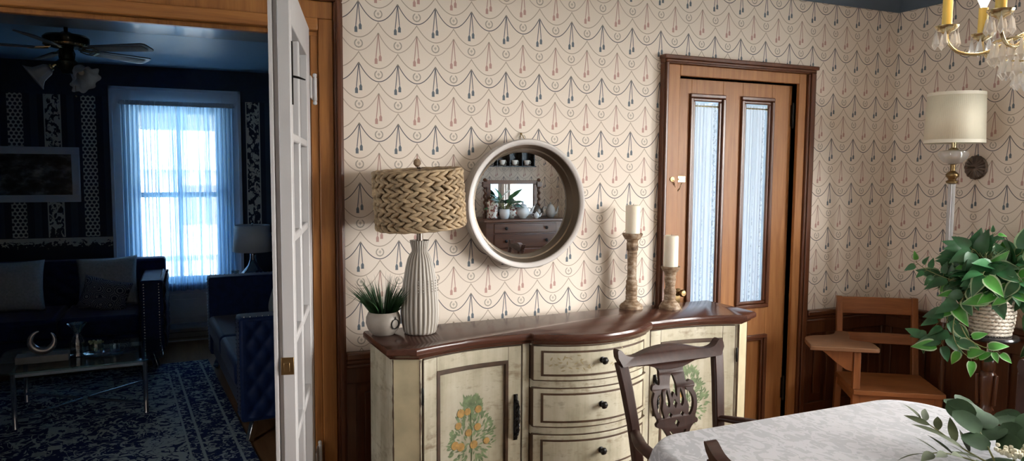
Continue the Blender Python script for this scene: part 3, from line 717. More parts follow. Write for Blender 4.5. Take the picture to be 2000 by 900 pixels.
# carcass: everything but the door/drawer fronts, set back a little where they hang
bp2 = [(x, y + (.02 if abs(x) < .80 else 0)) for x, y in bp]
g.prism(bp2, .10, SBZ-.046); finish(g, 'carcass', M['creamw'], root, 25, .002)
def edge(x, o=0): return Vector((x, bF(x)-o, 0))
for s in (-1, 1):
    # canted corner post with rubbed brown edges
    a, b = Vector((s*BW, bF(BW*.9999)-.002, 0)), Vector((s*.835*KX, bF(.8351*KX)-.002, 0))
    d = (b-a); n = Vector((d.y, -d.x, 0)).normalized(); n = n if n.y < 0 else -n
    g = G(); p = []
    for z in (.12, SBZ-.05):
        for q, o in ((a+d*.06, 0), (b-d*.04, 0), (b-d*.04, .004), (a+d*.06, .004)): p.append(q + n*o + Vector((0,0,z)))
    g.hexa(p); finish(g, 'corner_post', M['olive'], root, 25, .001)
    r2 = random.Random(5+s)
    for q in (a+d*.05, b-d*.03):
        g = G(); n_ = 46; R = []
        for i in range(n_+1):
            z = lerp(.125, SBZ-.052, i/n_); w = .0028 + .006*max(0, r2.random()-.45)
            R.append([q + n*.001 - d.normalized()*w + Vector((0,0,z)), q + n*.0062 + Vector((0,0,z)), q + n*.001 + d.normalized()*w + Vector((0,0,z))])
        g.rings(R, True, True, True); finish(g, 'rubbed_edge', M['glaze'], root, 60)
    x0, x1 = (-.800, -.332) if s < 0 else (.332, .800)
    g = G(); cslab(g, x0, x1, .868, SBZ-.047, -.02, .003, 12); cslab(g, x0, x1, .10, .135, -.02, .003, 12); cslab(g, s*.331 if s > 0 else -.331, .300 if s > 0 else -.300, .10, SBZ-.047, -.02, .006, 3)
    finish(g, 'face_frame', M['cream'], root, 25, .0015)
    # door
    xa, xb = (x0+.006, x1-.006); za, zb = .142, .862; px0, px1 = (xa+.062, xb-.058); pz0, pz1 = za+.075, zb-.058
    g = G(); cslab(g, xa, px0, za, zb, -.012, .004, 4); cslab(g, px1, xb, za, zb, -.012, .004, 4); cslab(g, px0, px1, pz1, zb, -.012, .004, 10); cslab(g, px0, px1, za, pz0, -.012, .004, 10)
    dr = finish(g, 'door', M['cream'], root, 25, .0015)
    g = G(); cslab(g, px0, px1, pz0, pz1, -.012, -.004, 12); finish(g, 'door_panel', M['cream'], dr, 25)
    g = G()
    cslab(g, px0, px0+.013, pz0, pz1, -.006, .0065, 2); cslab(g, px1-.013, px1, pz0, pz1, -.006, .0065, 2); cslab(g, px0, px1, pz1-.014, pz1, -.006, .0065, 10); cslab(g, px0, px1, pz0, pz0+.010, -.006, .0065, 10)
    cslab(g, px0+.010, px0+.018, pz0, pz1, -.006, .001, 2); cslab(g, px1-.018, px1-.010, pz0, pz1, -.006, .001, 2); cslab(g, px0, px1, pz1-.020, pz1-.010, -.006, .001, 10); cslab(g, px0, px1, pz0+.010, pz0+.018, -.006, .001, 10)
    # the dark seams round the door and where stiles meet rails
    cslab(g, xa-.004, xa, za, zb, -.012, .0025, 2); cslab(g, xb, xb+.004, za, zb, -.012, .0025, 2); cslab(g, xa, xb, zb, zb+.004, -.012, .0025, 10)
    cslab(g, px0-.001, px0+.0008, pz1, zb, -.012, .0046, 1); cslab(g, px1-.0008, px1+.001, pz1, zb, -.012, .0046, 1)
    finish(g, 'dark_moulding', M['glaze'], dr, 25, .001)
    # painted fruit tree on the panel
    g = G(); cx = (px0+px1)/2 + .0; r3 = random.Random(21+s)
    def on(x, z, o=.0012): return Vector((x, bF(x)+.004-o, z))
    def pl(g, x, z, ang, L, w, o):
        c = []
        for t, k in ((0,0),(.3,.8),(.55,1),(.8,.6),(1,0),(.8,-.6),(.55,-1),(.3,-.8)):
            X = x + math.cos(ang)*L*t - math.sin(ang)*k*w/2; Z = z + math.sin(ang)*L*t + math.cos(ang)*k*w/2; c.append(g.bm.verts.new(on(X, Z, o)))
        g.face(c)
    for i in range(330):
        t = r3.random()**.8; z = lerp(.40, .655, t); hw = lerp(.098, .03, max(0, (t-.45)/.55)) * (1 if t > .12 else .7)
        x = cx + r3.uniform(-1, 1)*hw; a = math.atan2(z-.47, x-cx) + r3.uniform(-.7, .7)
        pl(g, x, z, a, r3.uniform(.016, .034), r3.uniform(.006, .011), .0006 + .0004*r3.random())
    g.tube([on(cx, .36), on(cx+.004, .45), on(cx-.003, .6)], .0015, 4)
    finish(g, 'painted_leaves', M['pleaf'], dr, 0)
    for fx, fz, rr in ((-.05,.605,.018),(-.018,.607,.015),(.033,.61,.016),(-.062,.555,.015),(.03,.535,.016),(-.012,.517,.016),(-.078,.475,.018),(-.05,.463,.018),(.012,.462,.018),(.072,.468,.014)):
        if s > 0 and fx < 0: continue
        g = G(); g.face([g.bm.verts.new(on(cx+fx*(1 if s < 0 else -1)+math.cos(k*PI/8)*rr, fz+math.sin(k*PI/8)*rr, .0022)) for k in range(16)])
        finish(g, 'painted_orange', M['orange'], dr, 0)
    # twisted iron pull
    hx = (px1+xb)/2 + .004 if s < 0 else (xa+px0)/2 - .004
    hy = bF(hx) - .004; hz = .555
    g = G(); g.tube([(hx, hy-.004, hz-.098), (hx, hy-.008, hz-.085), (hx, hy-.012, hz-.075)], [.003, .008, .005], 8); g.tube([(hx, hy-.004, hz+.098), (hx, hy-.008, hz+.085), (hx, hy-.012, hz+.075)], [.003, .008, .005], 8)
    for ph in (0, PI):
        g.tube([(hx + math.cos(ph+k*.75)*.0052, hy-.022 + math.sin(ph+k*.75)*.0052, hz-.066+.132*k/28) for k in range(29)], [.0038 + .0035*math.sin(PI*k/28) for k in range(29)], 6)
    for z in (-.07, .07): g.ball((hx, hy-.016, hz+z), .0085, 10, 6); g.tube([(hx, hy, hz+z), (hx, hy-.016, hz+z)], .004, 6)
    g.box(hx-.009, hx+.009, hy-.003, hy+.001, hz-.100, hz+.100)
    finish(g, 'twisted_pull', M['iron'], dr, 50)
    hx2 = x0-.002 if s < 0 else x1+.002
    for z in (.72, .30): g = G(); g.lathe([(.002,-.036),(.0045,-.032),(.0045,.032),(.002,.036)], 8, (hx2, bF(hx2)-.008, z)); finish(g, 'hinge', M['iron'], dr, 40)
# drawers in the bowed middle
g = G()
for z0, z1 in ((.880, .872), ): pass
cslab(g, -.296, .296, .866, SBZ-.047, -.02, .002, 16); 
for z in (.682, .479, .276): cslab(g, -.296, .296, z, z+.030, -.02, .001, 16)
cslab(g, -.296, .296, .10, .128, -.02, .001, 16)
finish(g, 'drawer_rail', M['cream'], root, 25, .002)
for k, (z0, z1) in enumerate(((.716, .862), (.513, .678), (.310, .475), (.132, .272))):
    g = G(); cslab(g, -.292, .292, z0, z1, -.012, .006, 20); dw = finish(g, 'drawer', M['creamw'], root, 25, .002)
    g = G(); cslab(g, -.258, .258, z0+.026, z1-.026, .004, .0085, 20); finish(g, 'drawer_panel', M['cream'], dw, 25, .003)
    g = G()
    for a, b in ((-.266, -.257), (.257, .266)): cslab(g, a, b, z0+.02, z1-.02, .004, .0082, 2)
    for a, b in ((z0+.018, z0+.027), (z1-.027, z1-.018)): cslab(g, -.266, .266, a, b, .004, .0082, 20)
    for a, b in ((z0-.004, z0+.0015), (z1-.0015, z1+.004)): cslab(g, -.293, .293, a, b, -.012, .0045, 20)
    for a, b in ((-.296, -.291), (.291, .296)): cslab(g, a, b, z0, z1, -.012, .0045, 2)
    finish(g, 'dark_moulding', M['glaze'], dw, 25, .001)
    zc = (z0+z1)/2 + .01; y = bF(0) - .008
    g = G(); g.lathe([(.013, 0), (.014, .003), (.007, .006), (.006, .013), (.014, .018), (.0165, .024), (.013, .030), (.006, .033), (0, .0335)], 14, (-.015, y, zc), axis=(0,-1,0), rf=lambda a, z: 1 + (.08*math.cos(8*a) if .015 < z < .031 else 0)); finish(g, 'knob', M['iron'], dw, 50)
    if k == 0:
        g = G(); r3 = random.Random(3)
        for i in range(46):
            x = r3.choice((-1, 1))*r3.uniform(.04, .21)-.02; z = zc-.012 + r3.gauss(0, .018); a = r3.uniform(0, 2*PI)
            c = []
            for t, w in ((0,0),(.3,.8),(.6,1),(1,0),(.6,-1),(.3,-.8)):
                X = x+math.cos(a)*.02*t-math.sin(a)*w*.003; Z = z+math.sin(a)*.02*t+math.cos(a)*w*.003; c.append(g.bm.verts.new((X, bF(X)-.0092, Z)))
            g.face(c)
        finish(g, 'painted_scrollwork', M['pgold'], dw, 0)
for x, y in ((-.86, -.05), (.86, -.05), (-.84, -.31), (.84, -.31), (-.30, -.33), (.30, -.33)):
    g = G(); g.lathe([(.018, 0), (.03, .03), (.036, .075), (.03, .105)], 12, (x, y, 0)); finish(g, 'bun_foot', M['creamw'], root, 50)

# ------------------------------------------------------------------ woven lamp
root = thing('table_lamp', 'table lamp with woven seagrass drum shade and ribbed pale ceramic base', 'lamp', (.872, -.262, SBZ))
g = G()
prof = [(.058,0),(.066,.004),(.070,.012),(.0755,.05),(.077,.10),(.074,.16),(.068,.22),(.058,.28),(.050,.315),(.041,.335),(.034,.345),(.0325,.352),(.0335,.36),(.041,.392),(.039,.394),(.028,.36)]
g.lathe(prof, 144, rf=lambda a, z: 1 + (.038*math.cos(24*a) if z > .012 else 0)); finish(g, 'ribbed_base', M['ribbed'], root, 60)
g = G()
for r_ in range(5):
    for k in range(6): a = -PI*.62 + k*2*PI/24; g.ball((.079*math.cos(a), .079*math.sin(a), .185+r_*.011 - .0), .0028, 6, 4)
finish(g, 'bead_texture', M['ceramic'], root, 60)
g = G(); g.lathe([(.018,.36),(.014,.385),(.013,.45),(.016,.452),(.016,.50),(.006,.505),(.005,.69),(.012,.695),(.012,.70)], 14); finish(g, 'stem', M['pewter'], root, 50)
tilt = Matrix.Translation((0,0,.56)) @ Matrix.Rotation(math.radians(-4), 4, 'Y') @ Matrix.Rotation(math.radians(1.5), 4, 'X') @ Matrix.Translation((0,0,-.56))
g = G(); rr = random.Random(2); rows, cols = 12, 27
for j in range(rows):
    z = .452 + (j+.5)*(.232/rows); sg = 1 if j % 2 else -1
    for i in range(cols):
        a = 2*PI*(i + (.5 if j % 4 > 1 else 0) + rr.uniform(-.12, .12))/cols; rad = .181 + rr.uniform(-.0025, .0025)
        n = Vector((math.cos(a), math.sin(a), 0)); tdir = Vector((-math.sin(a), math.cos(a), 0))
        d = tdir + Vector((0,0,1))*(.42*sg + rr.uniform(-.12, .12)) + n*.06
        g.strand(n*rad + Vector((0,0,z)), d, n, .060*rr.uniform(.9, 1.15), .021, .024)
for z in (.450, .686):
    g.tube([(.181*math.cos(2*PI*k/48), .181*math.sin(2*PI*k/48), z + .0015*math.sin(k*2.4)) for k in range(48)], .0055, 6, closed=True)
g.lathe([(.171, .452), (.174, .57), (.171, .684)], 40, cap=False)
g.xf(tilt); finish(g, 'woven_shade', M['seagrass'], root, 60)
g = G(); g.lathe([(.0, .70), (.008, .702), (.016, .712), (.0155, .724), (.008, .733), (0, .735)], 14); g.bar((-.17, 0, .690), (.17, 0, .690), .004, .003); g.xf(tilt); finish(g, 'finial', M['limed'], root, 50)
g = G(); g.tube([(.045, .04, .004), (.09, .075, .004), (.11, .095, .004)], .0025, 6); finish(g, 'power_cord', M['iron'], root, 60)

# ------------------------------------------------------------------ potted grass
root = thing('potted_grass', 'small round pale pot of dark green artificial grass beside ribbed lamp', 'plant', (.722, -.232, SBZ))
g = G(); g.lathe([(.0,0),(.042,0),(.047,.004),(.064,.025),(.0725,.05),(.071,.075),(.063,.094),(.059,.097),(.055,.092),(.056,.075),(.05,.06),(0,.06)], 32, cap=False); finish(g, 'pot', M['ceramic'], root, 50)
av = math.radians(-61)
g = G(); c = Vector((.0735*math.cos(av), .0735*math.sin(av), .052)); n = Vector((math.cos(av), math.sin(av), -.02)).normalized(); tx = n.cross(Vector((0,0,1))).normalized(); tz = tx.cross(n)
g.tube([c + tx*math.cos(k*PI/14)*.0195 + tz*math.sin(k*PI/14)*.0195 - n*.0022 for k in range(28)], .0024, 6, closed=True)
g.tube([c + tz*.0205, c + tz*.030], .0022, 6); finish(g, 'ring_emblem', M['iron'], root, 60)
g = G(); g.lathe([(0,.085),(.057,.085)], 20, cap=False); finish(g, 'soil', M['soil'], root, 0)
g = G(); rr = random.Random(9)
for i in range(330):
    a = rr.uniform(0, 2*PI); q = rr.random()**.55; b = Vector((math.cos(a)*q*.046, math.sin(a)*q*.046, .08)); lean = q*.55 + rr.uniform(0, .12)
    if i % 40 == 0: lean += .5
    L = rr.uniform(.10, .195)*(1-.15*q); d = Vector((math.cos(a)*lean, math.sin(a)*lean, 1)).normalized(); w = rr.uniform(.0022, .0042); sd = d.cross(Vector((math.cos(a+1.3), math.sin(a+1.3), 0))).normalized(); pts = []
    for k in range(5):
        t = k/4; p = b + d*L*t + Vector((math.cos(a), math.sin(a), -.55))*L*.28*lean*t*t; pts.append((p - sd*w*(1-t*.93), p + sd*w*(1-t*.93)))
    vs = [(g.bm.verts.new(p), g.bm.verts.new(q_)) for p, q_ in pts]
    for (a0, b0), (a1, b1) in zip(vs, vs[1:]): g.face([a0, b0, b1, a1])
finish(g, 'grass', M['grass'], root, 60)

# ------------------------------------------------------------------ candlesticks
def holder(name, label, loc, prof, flutes):
    root = thing(name, label, 'candle holder', loc, 0, 'carved candle holders on the sideboard')
    i = next(k for k, (r, z) in enumerate(prof) if z > .028); j = max(k for k, (r, z) in enumerate(prof) if r < .03 and z < prof[-1][1]-.02)
    g = G(); g.lathe(prof[:i+1], 28); finish(g, 'foot', M['limed'], root, 45)
    g = G(); g.lathe(prof[i:j+1], 40, rf=lambda a, z: 1 + (.05*math.cos(16*a) if any(p <= z <= q for p, q in flutes) else 0)); finish(g, 'column', M['limed'], root, 45)
    g = G(); g.lathe(prof[j:], 28); finish(g, 'cup', M['limed'], root, 45)
    return root
TX, TY, SX, SY = 2.018, -.115, 2.193, -.197
holder('candle_holder', 'tall carved wooden pillar candle holder left of the shorter one', (TX, TY, SBZ),
  [(.0,0),(.059,0),(.060,.010),(.057,.014),(.054,.020),(.044,.027),(.036,.034),(.030,.040),(.027,.046),(.029,.050),(.029,.062),(.026,.066),(.029,.070),(.029,.085),(.026,.089),(.0285,.094),(.0285,.118),(.026,.122),(.028,.126),(.028,.140),(.0235,.146),(.0225,.19),(.0235,.25),(.025,.290),(.028,.296),(.0285,.330),(.026,.335),(.028,.340),(.030,.346),(.040,.352),(.045,.362),(.051,.372),(.051,.378),(.047,.380),(.044,.377),(0,.377)],
  [(.093,.119),(.296,.331)])
holder('candle_holder', 'short carved wooden pillar candle holder nearest the oak door', (SX, SY, SBZ),
  [(.0,0),(.053,0),(.054,.010),(.050,.016),(.047,.024),(.038,.034),(.030,.042),(.027,.048),(.0295,.054),(.0295,.068),(.027,.072),(.029,.078),(.029,.096),(.026,.102),(.024,.112),(.027,.135),(.029,.150),(.026,.164),(.028,.170),(.030,.176),(.030,.184),(.038,.192),(.047,.206),(.048,.214),(.045,.216),(.042,.213),(0,.213)],
  [(.077,.097)])
def candle(label, loc, r, h):
    root = thing('pillar_candle', label, 'candle', loc, 0, 'ivory pillar candles')
    g = G(); g.lathe([(0,0),(r,0),(r,h-.006),(r-.003,h-.001),(r-.007,h),(r-.012,h-.004),(0,h-.006)], 36, cap=False); finish(g, 'wax_body', M['wax'], root, 50)
    g = G(); g.tube([(0,0,h-.007),(.001,0,h+.002),(.003,0,h+.006)], .0012, 5); finish(g, 'wick', M['iron'], root, 60)
candle('ivory pillar candle standing on the tall carved holder', (TX, TY, SBZ+.3775), .0365, .143)
candle('ivory pillar candle standing on the short carved holder', (SX, SY, SBZ+.2135), .0365, .157)

# ------------------------------------------------------------------ round wall mirror
root = thing('wall_mirror', 'round silver grey framed mirror hanging above the sideboard', 'mirror', (1.450, -.001, 1.449))
g = G()
g.lathe([(.262,0),(.296,.0),(.304,.06),(.306,.090),(.301,.097),(.284,.097),(.279,.094),(.277,.088)], 96, axis=(0,-1,0), cap=False); finish(g, 'frame', M['silverframe'], root, 40)
g = G(); g.lathe([(.2775,.089),(.262,.060),(.256,.058),(.246,.022),(.240,.018)], 96, axis=(0,-1,0), cap=False); finish(g, 'frame_well', M['bronzewell'], root, 30)
g = G(); g.lathe([(0,.020),(.247,.020)], 96, axis=(0,-1,0), cap=False); finish(g, 'mirror_glass', M['mirror'], root, 0)
g = G(); g.tube([(-.012, -.02, .300), (-.004, -.012, .322), (0, -.006, .332), (.006, -.012, .322), (.016, -.02, .300)], .0022, 6); g.ball((0, -.006, .332), .006, 8, 6); finish(g, 'hanging_hook', M['obrass'], root, 50)

# ------------------------------------------------------------------ dining chairs
def rake(z): return .012 + max(0, z-.45)*.16 + max(0, z-.7)**2*.25       # how far the back leans to +y
def make_chair(label, arms, loc, rz, name='dining_chair'):
    root = thing(name, label, 'chair', loc, rz, 'dark carved dining chairs')
    yb = .20
    W = M['chair']
    def bk(x, z, o=0): return Vector((x, yb + rake(z) + o, z))
    for s in (-1, 1):
        zs = [0, .1, .25, .42, .46, .55, .7, .82, .9, .925]
        xs_ = [.175, .18, .188, .193, .194, .198, .208, .222, .232, .236]
        ys = [.06, .045, .02, .004, 0, 0, 0, 0, 0, 0]
        R = []
        for z, x, y in zip(zs, xs_, ys):
            c = bk(s*x, z, y); w = .042 if z < .5 else lerp(.040, .048, (z-.5)/.42); t = .030
            R.append([c + Vector((-w/2, -t/2, 0)), c + Vector((w/2, -t/2, 0)), c + Vector((w/2, t/2, 0)), c + Vector((-w/2, t/2, 0))])
        g = G(); g.rings(R, True, True, True); finish(g, 'back_post', W, root, 50, .006)
        R = []
        for z, r, x in ((0, .018, .232), (.02, .024, .234), (.05, .014, .230), (.2, .016, .222), (.32, .024, .224), (.40, .028, .226), (.44, .026, .222)):
            R.append([Vector((s*x + r*math.cos(k*PI/4), -.215 - (x-.222)*.8 + r*math.sin(k*PI/4), z)) for k in range(8)])
        g = G(); g.rings(R, True, True, True); finish(g, 'front_leg', W, root, 60)
    # yoke crest rail with upturned ears
    up = smooth_poly([(-.258,.945),(-.256,.970),(-.240,.972),(-.215,.950),(-.17,.942),(-.10,.956),(-.04,.964),(0,.965),(.04,.964),(.10,.956),(.17,.942),(.215,.950),(.240,.972),(.256,.970),(.258,.945)], 3, False)
    lo = smooth_poly([(.240,.912),(.200,.910),(.16,.905),(.115,.902),(.06,.885),(0,.88),(-.06,.885),(-.115,.902),(-.16,.905),(-.200,.910),(-.240,.912)], 3, False)
    g = plate(up + lo, [], .034, lambda x, z: yb + rake(z) + .022*(1-(x/.25)**2) - .006); finish(g, 'crest_rail', W, root, 50, .009, 3)
    # pierced vase splat
    H = [(.030,.47),(.034,.52),(.032,.57),(.036,.615),(.052,.652),(.068,.668),(.082,.672),(.085,.684),(.076,.694),(.084,.715),(.090,.745),(.089,.775),(.080,.797),(.088,.808),(.084,.824),(.070,.829),(.058,.824),(.0525,.836),(.052,.856),(.060,.878),(.085,.895)]
    H = [(x*1.18 if z < .86 else x, z) for x, z in H]; H = [H[0], *smooth_poly(H, 3, False)[1:]]
    outl = [(x, z) for x, z in H] + [(-x, z) for x, z in H[::-1]]
    hol = [smooth_poly([(0,.862),(.013,.825),(.0135,.795),(.010,.772),(0,.792),(-.010,.772),(-.0135,.795),(-.013,.825)], 2)]
    hol.append([(0,.768),(.009,.751),(0,.733),(-.009,.751)]); hol.append([(0,.694),(.010,.680),(0,.664),(-.010,.680)])
    hol.append([(-.034,.652),(-.026,.652),(0,.610),(.026,.652),(.034,.652),(.001,.580),(-.001,.580)])
    for s in (-1, 1):
        hol.append(smooth_poly([(s*.026,.800),(s*.030,.800),(s*.038,.762),(s*.028,.738),(s*.020,.752)], 2)); hol.append([(s*.024,.722),(s*.032,.712),(s*.024,.701),(s*.016,.711)])
        hol.append(smooth_poly([(s*.047,.808),(s*.054,.792),(s*.066,.786),(s*.075,.760),(s*.072,.730),(s*.060,.706),(s*.048,.702),(s*.054,.735),(s*.046,.765)], 2))
    hol = [[(x*1.2, z) for x, z in h] for h in hol]
    g = plate(outl, hol, .014, lambda x, z: yb + rake(z) + .022*(1-(x/.25)**2)*max(0, (z-.45)/.5) - .004); finish(g, 'pierced_splat', W, root, 45, .0025)
    g = G(); g.hexa([(-.205,yb+.02,.40),(.205,yb+.02,.40),(.205,yb+.045,.40),(-.205,yb+.045,.40),(-.205,yb+.02,.475),(.205,yb+.02,.475),(.205,yb+.045,.475),(-.205,yb+.045,.475)])
    for a, b in (((-.195,yb+.02,.43),(-.225,-.215,.43)), ((.195,yb+.02,.43),(.225,-.215,.43)), ((-.225,-.222,.43),(.225,-.222,.43))): g.bar(a, b, .028, .07)
    finish(g, 'seat_rail', W, root, 40, .004)
    def f(u, v):
        x = lerp(-1, 1, u); y = lerp(-.228, yb+.01, v); hw = lerp(.236, .20, v); e = (1-abs(x)**5)*(1-abs(2*v-1)**6)
        return (x*hw, y, .462 + .028*e)
    g = G(); g.grid(f, 14, 12); finish(g, 'seat', M['seat'], root, 180, solid=.012)
    if arms:
        for s in (-1, 1):
            p = smooth_poly([(s*.205, yb+rake(.67)-.006, .674), (s*.240, yb-.02, .678), (s*.280, .10, .682), (s*.300, .0, .682), (s*.304, -.06, .678), (s*.296, -.10, .670)], 4, False)
            g = G(); g.tube(p, [lerp(.018, .025, min(1, i/6)) for i in range(len(p)-1)] + [.016], 10, flat=.62); finish(g, 'arm', W, root, 60)
            p = smooth_poly([(s*.300, -.055, .668), (s*.290, -.03, .60), (s*.250, -.005, .52), (s*.236, .0, .46), (s*.226, .0, .41)], 4, False)
            g = G(); g.tube(p, .017, 8); finish(g, 'arm_support', W, root, 60)
    root.scale = (.94, 1, .98)
    return root
make_chair('dark carved armchair with pierced splat between table and sideboard', True, (1.652, -1.262, 0), math.radians(1), 'armchair')
make_chair('dark dining chair at the near table edge, only its ear showing', False, (1.437, -2.075, 0), math.radians(88))
make_chair('dark dining chair at the right picture edge behind the table', False, (2.375, -1.865, 0), math.radians(-88))
make_chair('dark dining chair seen only in the round mirror, before the dresser', False, (2.44, -3.02, 0), math.radians(-80))

# ------------------------------------------------------------------ dining table, cloth, greenery
TX0, TX1, TY0, TY1, TZ = 1.275, 2.475, -3.25, -1.315, .757
def rrect(x0, x1, y0, y1, r, n=8, off=0):
    P = []
    for cx, cy, a0 in ((x1-r, y1-r, 0), (x0+r, y1-r, PI/2), (x0+r, y0+r, PI), (x1-r, y0+r, 1.5*PI)):
        for k in range(n+1): a = a0 + PI/2*k/n; P.append((cx + math.cos(a)*(r+off), cy + math.sin(a)*(r+off)))
    return P
root = thing('dining_table', 'dark wooden dining table under the white damask cloth', 'table', ((TX0+TX1)/2, (TY0+TY1)/2, 0)); ox, oy = (TX0+TX1)/2, (TY0+TY1)/2
g = G(); g.prism([(x-ox, y-oy) for x, y in rrect(TX0, TX1, TY0, TY1, .16)], TZ-.032, TZ-.004); finish(g, 'tabletop', M['chair'], root, 40, .004)
g = G()
for s in (-1, 1): g.box(-.40, .40, s*.72-.012, s*.72+.012, TZ-.11, TZ-.032); g.box(s*.42-.012, s*.42+.012, -.72, .72, TZ-.11, TZ-.032)
finish(g, 'apron', M['chair'], root, 30, .003)
for sy in (-1, 1):
    g = G(); g.lathe([(.045,.22),(.06,.28),(.07,.36),(.05,.42),(.04,.5),(.05,.58),(.06,.62),(.06,.725)], 20, (0, sy*.55, 0)); finish(g, 'pedestal', M['chair'], root, 50)
    for k in range(3):
        a = sy*PI/2 + (k-1)*1.35; g = G(); g.tube([(.03*math.cos(a), sy*.55+.03*math.sin(a), .30), (.13*math.cos(a), sy*.55+.13*math.sin(a), .24), (.24*math.cos(a), sy*.55+.24*math.sin(a), .09), (.31*math.cos(a), sy*.55+.31*math.sin(a), .022)], [.034, .03, .024, .022], 8); finish(g, 'leg', M['chair'], root, 60)
g = G(); rr = random.Random(4)
base = rrect(TX0, TX1, TY0, TY1, .16, 14)
P = []
for i, (a, b) in enumerate(zip(base, base[1:]+base[:1])):      # densify
    n = max(1, int(math.hypot(b[0]-a[0], b[1]-a[1])/.03))
    for k in range(n): P.append((lerp(a[0], b[0], k/n), lerp(a[1], b[1], k/n)))
n = len(P); nor = []
for i in range(n):
    a, b = P[i-1], P[(i+1) % n]; d = Vector((b[0]-a[0], b[1]-a[1])).normalized(); nor.append((d.y, -d.x))
R = []
for o, z, wv in ((-.10, TZ, 0), (-.03, TZ, 0), (-.006, TZ-.0005, 0), (.003, TZ-.006, 0), (.006, TZ-.02, .1), (.008, TZ-.06, .5), (.010, TZ-.13, .8), (.012, TZ-.24, 1)):
    ring = []
    for i in range(n):
        k = 2*PI*i/n; w = wv*.014*(math.sin(k*31+1)+.6*math.sin(k*19+.4)) + wv*.008
        ring.append(Vector((P[i][0] + nor[i][0]*(o+w), P[i][1] + nor[i][1]*(o+w), TZ - (TZ-z)*(1 if nor[i][1] < .3 else lerp(1, .2, min(1, (nor[i][1]-.3)/.6))))))
    R.append(ring)
vs = g.rings(R[::-1], True)
g.face(vs[-1])
cl = finish(g, 'tablecloth', M['damask'], None, 60, solid=.0015); tag(cl, 'white damask tablecloth draped over the dining table', 'tablecloth')

root = thing('greenery_centrepiece', 'centrepiece of olive and eucalyptus leaves with cream blossoms on tablecloth', 'centrepiece', (2.07, -1.90, TZ+.002), 0)
rr = random.Random(6)
def sprig(name, pts, mat, kind, L, w, n, seed, spread=.8):
    r = random.Random(seed); g = G(); g.mi = 1; P = [Vector(p) for p in smooth_poly(pts, 6, False)]; g.tube(P, [lerp(.003, .0012, i/len(P)) for i in range(len(P))], 6)
    for i in range(n):
        t = .18 + .82*i/(n-1); k = min(len(P)-2, int(t*(len(P)-1))); p = P[k]; d = (P[k+1]-P[k]).normalized(); s = 1 if i % 2 else -1
        sd = d.cross(Vector((0,0,1))).normalized()
        dd = d*(.75 if i < n-1 else 1.2) + sd*s*spread*(1 if i < n-1 else .05) + Vector((0,0,r.uniform(.15, .6)))
        g.leaf(p, dd, Vector((0,0,1)) + sd*r.uniform(-.5,.5) - d*.4, L*r.uniform(.8, 1.15), w*r.uniform(.85, 1.1), kind, .12, r.uniform(.05, .3))
    return finish(g, name, [mat, M['stem']], root, 60)
sprig('olive_sprig', [(-.01,-.03,.02),(-.03,.05,.045),(-.035,.13,.075),(-.025,.20,.09)], M['olivel'], 'lance', .085, .026, 9, 1)
sprig('olive_sprig', [(-.02,-.05,.02),(-.09,.0,.045),(-.15,.03,.06),(-.19,.05,.055)], M['olivel'], 'lance', .08, .026, 8, 2)
sprig('eucalyptus_sprig', [(0,-.02,.03),(.05,.05,.07),(.09,.11,.10),(.12,.15,.11)], M['euca'], 'round', .085, .075, 8, 3)
sprig('eucalyptus_sprig', [(.03,-.05,.03),(.11,-.02,.07),(.18,.03,.09),(.23,.06,.085)], M['euca'], 'round', .078, .07, 8, 4)
sprig('eucalyptus_sprig', [(0,-.06,.03),(.02,-.13,.06),(.05,-.2,.07),(.09,-.26,.06)], M['euca'], 'round', .07, .062, 8, 5)
sprig('olive_sprig', [(-.01,-.07,.02),(-.06,-.14,.04),(-.08,-.2,.05),(-.07,-.27,.05)], M['olivel'], 'lance', .08, .024, 8, 6)
g = G()
for i in range(7):
    c = Vector((.07+rr.uniform(-.07,.09), -.03+rr.uniform(-.07,.06), .03+rr.uniform(0,.02)))
    for k in range(16): g.ball(c + Vector((rr.gauss(0,.014), rr.gauss(0,.014), rr.gauss(.008,.006))), .0065, 6, 4)
finish(g, 'cream_blossom', M['flower'], root, 60)
g = G(); g.lathe([(0,0),(.06,0),(.07,.01),(.05,.025),(0,.03)], 20, (.03,-.04,0)); finish(g, 'moss_base', M['grass'], root, 50)
# ------------------------------------------------------------------ school desk chair in the corner
root = thing('school_desk', 'oak school chair with writing tablet arm in the wainscoted corner', 'desk chair', (3.515, -.40, 0), math.radians(-34))
D, DZ, TB = M['desk'], M['deskz'], M['tablet']
hw, db, df = .205, .17, -.19      # half width, back y, front y
for s in (-1, 1):
    g = G(); g.hexa([(s*hw-.017, db+.05, 0), (s*hw+.017, db+.05, 0), (s*hw+.017, db+.09, 0), (s*hw-.017, db+.09, 0), (s*hw-.017, db, .45), (s*hw+.017, db, .45), (s*hw+.017, db+.045, .45), (s*hw-.017, db+.045, .45)])
    g.hexa([(s*hw-.017, db, .45), (s*hw+.017, db, .45), (s*hw+.017, db+.045, .45), (s*hw-.017, db+.045, .45), (s*hw-.016, db+.065, .885), (s*hw+.016, db+.065, .885), (s*hw+.016, db+.095, .885), (s*hw-.016, db+.095, .885)])
    bmesh.ops.remove_doubles(g.bm, verts=g.bm.verts[:], dist=1e-5); finish(g, 'back_post', DZ, root, 30, .003)
    g = G(); g.box(s*hw-.018, s*hw+.018, df+.012, df+.05, 0, .66 if s < 0 else .425); finish(g, 'front_leg', DZ, root, 30, .003)
    g = G(); g.box(s*hw-.009, s*hw+.009, df+.05, db+.02, .375, .425); g.box(s*hw-.009, s*hw+.009, df+.05, db+.05, .16, .19); finish(g, 'side_rail', D, root, 30, .002)
def yb_(z): return db + .065*(z-.45)/.435 + .010
